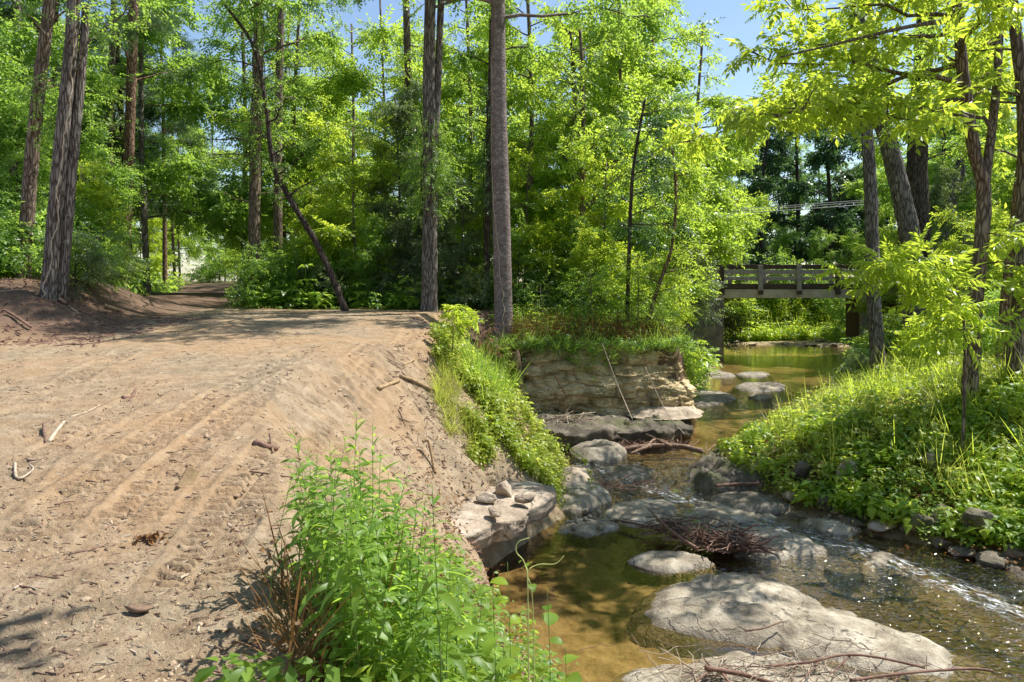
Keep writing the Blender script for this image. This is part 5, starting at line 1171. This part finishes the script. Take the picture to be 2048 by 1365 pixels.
# the single seeding grass stalk left of the clump
def stalk(name, pts, r_, mat, lfmat, label, cat, leaves):
    pts = np.array(pts); c = pts[0].copy(); root = empty(name, tuple(c), 0, label, cat); pp = smoothpath(pts - c, 30); V, Q, T = tube(pp, np.linspace(r_, r_ * .4, 30), 6); MB().add(V, Q, T).obj('stem', M[mat], root)
    mb = MB(); r = np.random.default_rng(len(label))
    for u, L, wr, ya in leaves:
        V, Q = strip(L, L * wr, 6, r.uniform(.4, .8), .15, .35, r.uniform(.2, .8)); q = pp[int(u * 29)]; mb.add(V @ R3(ya, 0, r.normal(0, .3)).T + q, Q, a=r.uniform(.2, .9))
    if mb.n: mb.obj('leaves', M[lfmat], root, smooth=True)
    return root
x = wx(538, 3.7); g = H1(x, 3.7)
stalk('grass_stalk', [(x, 3.7, g), (wx(550, 3.7), 3.7, g + .28), (wx(585, 3.72), 3.72, g + .66)], .0028, 'stem', 'leaf_fresh', 'lone thin green stalk standing left of the weed clump on the dirt', 'stalk', [(.3, .07, .3, 3), (.45, .05, .2, 0), (.6, .04, .2, 3), (.7, .04, .2, .3), (.8, .035, .2, 2.8), (.88, .03, .2, .5), (.95, .03, .2, 2)])
# pale curling vine with tendrils and heart-shaped leaves
lv = lambda n, L0, L1: [(i / n, R.uniform(L0, L1), .85, R.uniform(0, 6.28)) for i in range(1, n)]
x = wx(1058, 3.3); g = H1(x, 3.3)
stalk('climbing_vine', [(x, 3.3, g), P(1056, 1200, 3.3), P(1050, 1130, 3.32), P(1033, 1105, 3.3), P(1036, 1085, 3.3), P(1058, 1076, 3.3)], .004, 'stem_pale', 'leaf_fresh', 'pale leafless-topped vine curling up in front of the sandy pool', 'vine', [(.35, .05, .8, 1), (.45, .03, .8, 4)])
stalk('climbing_vine', [(x + .03, 3.34, g), P(1066, 1220, 3.34), P(1055, 1150, 3.34), P(1075, 1130, 3.36), P(1110, 1128, 3.38), P(1128, 1112, 3.4)], .003, 'stem_pale', 'leaf_fresh', 'thin pale tendril arching right over the sandy pool', 'vine', [(.3, .05, .8, 5)])
for k, (px, py, Y, n_l, lb) in enumerate([(1015, 1125, 3.5, 9, 'leafy vine shoot with yellow-green heart leaves beside the pale tendril'), (1095, 1180, 3.5, 10, 'dark-stemmed shoot with round heart-shaped leaves right of the pale tendril'), (985, 1170, 3.4, 9, 'broad-leaved shoot left of the pale tendril'), (1130, 1290, 3.3, 9, 'low broad-leaved vine at the lower right tip of the growth')]):
    x = wx(px, Y); g = H1(x, Y); stalk('leafy_vine', [(x, Y, g), P(px + 6, (py + HZ + (EYE - g) * F / Y) / 2, Y), P(px, py, Y)], .0035, 'stem', ['leaf_lime', 'leaf_fresh', 'leaf_fresh', 'leaf_fresh'][k], lb, 'vine', [(.25 + .75 * i / n_l, R.uniform(.06, .10), .8, R.uniform(0, 6.28)) for i in range(n_l)])

# sprig of vine hanging out over the creek from the left bank
def hanging(name, pts, label, mat='leaf_yellow', n=34, L=(.05, .08), seed=1):
    pts = np.array(pts); c = pts[0].copy(); root = empty(name, tuple(c), 0, label, 'vine'); r = np.random.default_rng(seed); pp = smoothpath(pts - c, 30)
    V, Q, T = tube(pp, np.linspace(.006, .002, 30), 5); MB().add(V, Q, T).obj('stem', M['stem'], root); mb = MB()
    for i in range(n):
        q = pp[int(r.uniform(2, 29.9))]; l = r.uniform(*L); V, Q = strip(l, l * .7, 3, .5, .1, .4); mb.add(V @ R3(r.uniform(0, 6.28), r.uniform(-.2, .7), r.normal(0, .4)).T + q + r.normal(0, .03, 3), Q, a=r.uniform(.2, 1))
    mb.obj('leaves', M[mat], root, smooth=False)
hanging('vine_sprig', [P(1070, 880, 12.0), P(1120, 885, 12.1), P(1150, 905, 12.1), P(1175, 925, 12.2), P(1180, 950, 12.2), P(1190, 985, 12.2)], 'sprig of yellow-green leaves arching out over the creek from the left bank', n=60)
hanging('vine_sprig', [P(1030, 840, 11.5), P(1035, 800, 11.6), P(1030, 770, 11.6)], 'upright pale twig with a few leaves in the left bank growth', n=14, seed=2)
# small pinnate saplings and plants that stand out
def bush(name, px, Y, h, sp, mat, bark, label, cat, seed, **k):
    b = put(px, Y); r_ = k.pop('r', .02)
    return trunk_tree(name, label, cat, [np.array(b), np.array(b) + np.array([.03, 0, h * .5]), np.array(b) + np.array([k.pop('lean', 0), 0, h])], r_, r_ * .3, bark, mat, [sp], seed=seed, sides=6, n=12, knots=0, group=k.get('group'))
bush('sapling', 903, 14.5, .95, C(8, .55, .95, (.25, .5), 'pinnate', sub=6, per=2, sc=(.45, .6), dens=3), 'leaf_lime', 'bark_brown', 'small sapling with arching compound leaves at the top of the left bank slope', 'sapling', 61)
bush('sapling', 975, 17.6, 1.15, C(12, .5, 1.15, (.15, .35), 'tiny', sub=5, per=3, sc=(.5, .8), dens=4), 'leaf_red', 'bark_red', 'small sapling with bronze red leaves behind the stump', 'sapling', 62)
bush('shrub', 1855, 21, 1.5, C(12, .3, 1.5, (.5, 1.1), 'pinnate', sub=6, per=2, sc=(.7, 1.0), dens=2), 'leaf_lime', 'bark_brown', 'bright fern-like shrub on the sunny right bank behind the forked tree', 'shrub', 63)
bush('shrub', 1405, 41.5, 4.3, C(30, .4, 4.2, (1.4, 3.0), 'small', sub=9, per=6, sc=(1, 1.6)), 'leaf_silver', 'bark_brown', 'pale silvery shrub on the road bank behind the left end of the bridge', 'shrub', 64, r=.06)
bush('shrub', 1240, 30, 2.6, C(26, .4, 3.5, (1.0, 2.2), 'small', sub=9, per=6, sc=(1, 1.5)), 'leaf_bright', 'bark_brown', 'leafy shrub at the top of the pool bank left of the pier', 'shrub', 65, r=.06)
bush('shrub', 1180, 21.8, 1.6, C(22, .2, 1.6, (.6, 1.3), 'small', sub=8, per=5, sc=(.6, 1.0)), 'leaf_mid', 'bark_brown', 'dark green shrub spilling over the middle of the rock wall', 'shrub', 66, r=.03)
bush('shrub', 1275, 21.8, 2.2, C(30, .1, 2.2, (.6, 1.4), 'small', sub=9, per=5, sc=(.6, 1.0)), 'leaf_bright', 'bark_brown', 'leafy shrub spilling over the right end of the rock wall', 'shrub', 67, r=.03)
bush('shrub', 1080, 23, 1.2, C(18, .1, 1.2, (.5, 1.1), 'small', sub=8, per=5, sc=(.6, 1.0)), 'leaf_mid', 'bark_brown', 'low shrub right of the foot of the pinkish trunk', 'shrub', 68, r=.03)
bush('shrub', 1368, 34, 4.4, C(34, 1.5, 4.3, (1.0, 2.5), 'small', sub=10, per=7, sc=(.9, 1.4)), 'leaf_silver', 'bark_brown', 'pale silvery shrub leaning over the pier top and the left end of the bridge', 'shrub', 69, r=.06)
SH = []
for k, (mat, tp) in enumerate([('leaf_mid', 'small'), ('leaf_bright', 'small'), ('leaf_silver', 'tiny'), ('leaf_mid', 'broad')]):
    SH.append(trunk_tree('shrub', 'x', 'shrub', [np.array([0, 0, -60.]), np.array([.03, 0, -59.2]), np.array([0, .05, -58.0])], .035, .01, 'bark_dark', mat, [C(24, .1, 2.0, (.7, 1.5), 'small' if tp == 'tiny' else tp, sub=10, per=7, sc=(.9, 1.3))], seed=400 + k, sides=6, n=10, knots=0))
su = [0] * 4
SL = ['bushy green shrub at the foot of the wood', 'bright small-leaved shrub at the foot of the wood', 'pale fine-leaved shrub at the foot of the wood', 'broad-leaved shrub at the foot of the wood']
for k, px, Y, s_ in [(3, -20, 17.8, .8), (0, 30, 19.5, .9), (2, 150, 18.2, .7), (0, 175, 19, .75), (2, 185, 21, .7), (2, 200, 22.2, .6), (0, 195, 22, .9), (3, 130, 21, 1), (1, 215, 34, .9), (1, 240, 42, 1.1), (0, 190, 29, .8), (3, 545, 27, .9), (0, 520, 24.5, .8), (2, 500, 26, .6), (0, 560, 24.8, .9),
                     (0, 600, 25.2, .9), (2, 640, 24.6, .7), (0, 665, 25.5, .8), (1, 700, 26, .9), (1, 735, 25.6, .8), (2, 770, 25.6, .8), (2, 820, 25.2, .8), (0, 800, 27, 1.0), (2, 900, 25, .9), (0, 930, 25.4, .8), (2, 950, 23.8, .6), (0, 1035, 23.6, .6), (1, 1110, 25, .9), (0, 1140, 24.3, .8),
                     (1, 1210, 25.5, 1), (0, 1240, 23.6, .8), (1, 1340, 24.5, .9), (0, 1310, 22.9, .6), (3, 440, 70, 1.6), (1, 215, 40, 1.1), (1, 1480, 50, 1.2), (0, 1540, 52, 1.3), (3, 1600, 53, 1.2), (0, 1660, 52, 1.2), (1, 1780, 31, .9), (0, 1900, 27, .8), (1, 1980, 24, .9), (3, 2040, 20, .8), (0, 1700, 47, 1.1), (2, 1720, 26.5, .45), (1, 1820, 40, 1.2), (3, 1960, 36, 1.3)]:
    b = put(px, Y); o = SH[k] if su[k] == 0 else copy_tree(SH[k]); su[k] += 1; o.location = b; o.rotation_euler.z = R.uniform(0, 6.28); o.scale = (s_,) * 3; tag(o, SL[k], 'shrub', SL[k].split(' at ')[0] + 's of the wood')
# ivy and vines on trunks
def ivy(pts, r_, z0, z1, n, label, seed, spread=.16, mat='leaf_mid'):
    r = np.random.default_rng(seed); b = np.array(pts[0]); path = smoothpath(np.array(pts) - b, 50); PP = []; YY = []
    for i in range(n):
        z = r.triangular(z0, (z0 + z1) / 2, z1); c = np.array([np.interp(z, path[:, 2], path[:, k]) for k in range(3)]); a = r.uniform(0, 6.28); PP.append(c + np.array([math.cos(a), math.sin(a), 0]) * (r_ + abs(r.normal(0, spread)))); YY.append(a)
    mb = MB(); n = len(PP); place(TPL['small'], np.array(PP), np.array(YY), r.normal(.8, .4, n), r.normal(0, .5, n), r.uniform(.5, .9, n), r, mb)
    root = empty('ivy', tuple(b), 0, label, 'ivy'); st = MB()
    for k in range(3):
        a = k * 2.1; t = np.linspace(0, 1, 30); z = z0 + (z1 - z0) * t * .95; pth = np.stack([np.interp(z, path[:, 2], path[:, 0]) + np.cos(a + t * 3) * (r_ + .02), np.interp(z, path[:, 2], path[:, 1]) + np.sin(a + t * 3) * (r_ + .02), z], -1); V, Q, T = tube(pth, .016, 5); st.add(V, Q, T)
    st.obj('stems', M['bark_dark'], root); mb.obj('leaves', M[mat], root, smooth=False)
ivy(pxline([(858, 622), (860, 400), (858, 200), (860, 0)], 22.5), .24, 2.6, 6.2, 420, 'thick ivy wrapped round the middle of the forked trunk', 1, .3)
ivy(pxline([(820, 560), (818, 250), (812, 0)], 30), .18, 3, 10, 260, 'thin ivy up the slim far trunk', 2, .2)
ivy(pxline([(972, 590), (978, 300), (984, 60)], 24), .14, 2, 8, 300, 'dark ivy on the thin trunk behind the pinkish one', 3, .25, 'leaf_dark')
ivy(pxline([(508, 605), (510, 350), (516, 150), (517, 0)], 25), .2, 3.6, 8.5, 240, 'light ivy on the straight brown trunk right of the path', 4, .25)
def trunkvine(pts, r_, z1, label, seed):
    b = np.array(pts[0]); path = smoothpath(np.array(pts) - b, 60); t = np.linspace(0, 1, 80); z = z1 * t; rr_ = np.random.default_rng(seed); w_ = np.cumsum(rr_.normal(0, .09, 80))
    rad_ = r_ * (1 + .35 * np.exp(-z / .35)) - (r_ * .3) * z / max(z1, 1) + .012; a = -1.5 + w_
    p_ = np.stack([np.interp(z, path[:, 2], path[:, 0]) + np.cos(a) * rad_, np.interp(z, path[:, 2], path[:, 1]) + np.sin(a) * rad_, z], -1); V, Q, T = tube(p_, .013, 5, .1)
    tag(MB().add(V, Q, T).obj('bare_vine', M['stick_pale'], loc=b), label, 'vine')
trunkvine(pxline([(1008, 622), (1002, 400), (997, 200), (996, 0)], 21.5), .285, 8.2, 'bare woody vine climbing the pinkish ringed trunk', 5)
trunkvine(pxline([(97, 548), (122, 300), (140, 120), (148, 0)], 16.5), .22, 7, 'pale dead vine climbing the thick double trunk on the mound', 6)
trunkvine(pxline([(2028, 765), (2034, 600), (2048, 380), (2046, 200), (2024, 0)], 15.5), .17, 3.2, 'vine coiled round the trunk at the right edge', 7)
# tree beside the photographer: one limb of it throws the nearest shadow
gz = H1(3.4, -1.6)
trunk_tree('tree', 'large tree beside the photographer whose limb shades the near left dirt', 'tree', [np.array([3.4, -1.6, gz]), np.array([3.3, -1.5, 5]), np.array([3.5, -1.4, 12])], .26, .15, 'bark_brown', 'leaf_mid',
           [C(7, 6.6, 7.8, (5.9, 6.8), 'broad', az=2.07, azs=.06, sub=9, per=9, sc=(1.1, 1.7), elr=(.0, .12), ltaper=.0, spread=.15), C(5, 8, 11, (2, 3), 'broad', az=-.5)], seed=81)
# clods and crumbs of soil
def clods():
    r = np.random.default_rng(77); n = 9000; pt = sample(n, (-.75, .0), (2.7, 22), lambda x, y, d: (dirtmask(x, y) > .6) & (d > .4) & (nz2(x, y, 88, 1.3) > -.35), r, 3)
    mb = MB(); L_ = [lump(1, .8, .6, 500 + i, 5, 6) for i in range(6)]; k = r.integers(0, 6, len(pt)); s_ = r.lognormal(-5.1, .5, len(pt)) * (1 + pt[:, 1] * .03)
    for i, (V, Q) in enumerate(L_):
        m_ = k == i; q = pt[m_]; nn = len(q); Rm = rot(r.uniform(0, 6.28, nn), r.normal(0, .4, nn), r.normal(0, .4, nn)); Wv = np.einsum('nij,vj->nvi', Rm, V) * s_[m_][:, None, None] + q[:, None, :]
        mb.add(Wv.reshape(-1, 3), (Q[None] + (np.arange(nn) * len(V))[:, None, None]).reshape(-1, 4), a=.5)
    tag(mb.obj('dirt_clods', M['clod'], smooth=False), kind='stuff')
m_, nt_, ns_, lk_ = newmat('soil clods'); po_ = pos(nt_); c_ = ramp(nt_, noise(nt_, po_, 9, 4), [(.35, (.19, .13, .085)), (.5, (.33, .24, .16)), (.65, (.44, .33, .23))]); out(nt_, principled(nt_, c_, .95).outputs[0]); M['clod'] = m_
clods()

def debris(name, n, ur, Yr, cond, seed, mat, Lr=(.015, .06), wr=.14):
    r = np.random.default_rng(seed); pt = sample(n, ur, Yr, cond, r, 4); n = len(pt); L = r.uniform(*Lr, n) * (1 + .04 * pt[:, 1]); B = np.array([[-.5, -.5, 0], [.5, -.35, 0], [.5, .35, 0], [-.5, .5, 0], [-.45, -.2, 1], [.45, -.1, 1], [.45, .2, 1], [-.45, .3, 1]], float)
    Rm = rot(r.uniform(0, 6.28, n), r.normal(0, .15, n), r.normal(0, .3, n)); S = np.stack([L, L * wr * r.uniform(.6, 1.8, n), L * wr * .8], -1); Wv = np.einsum('nij,nvj->nvi', Rm, B[None] * S[:, None, :]) + pt[:, None, :]
    F_ = np.array([[4, 5, 6, 7], [0, 1, 5, 4], [1, 2, 6, 5], [2, 3, 7, 6], [3, 0, 4, 7]]); mb = MB(); mb.add(Wv.reshape(-1, 3), (F_[None] + (np.arange(n) * 8)[:, None, None]).reshape(-1, 4)); tag(mb.obj(name, M[mat], smooth=False), kind='stuff')
dcond = lambda x, y, d: (dirtmask(x, y) > .6) & (d > .3) & (nz2(x, y, 98, .9) > -.25)
debris('wood_crumbs', 2600, (-.75, .0), (2.7, 24), dcond, 5, 'stick')
debris('wood_crumbs', 900, (-.75, .0), (2.7, 24), dcond, 6, 'stick_pale')
debris('bark_litter', 2600, (-.16, .1), (5, 20), lambda x, y, d: (dirtmask(x, y) > .3) & (d > .2) & (d < 3.0), 7, 'stick_red', (.03, .14), .08)
debris('bark_litter', 1200, (-.75, -.35), (13.5, 19), lambda x, y, d: (x < -7.5), 8, 'stick_red', (.03, .16), .1)
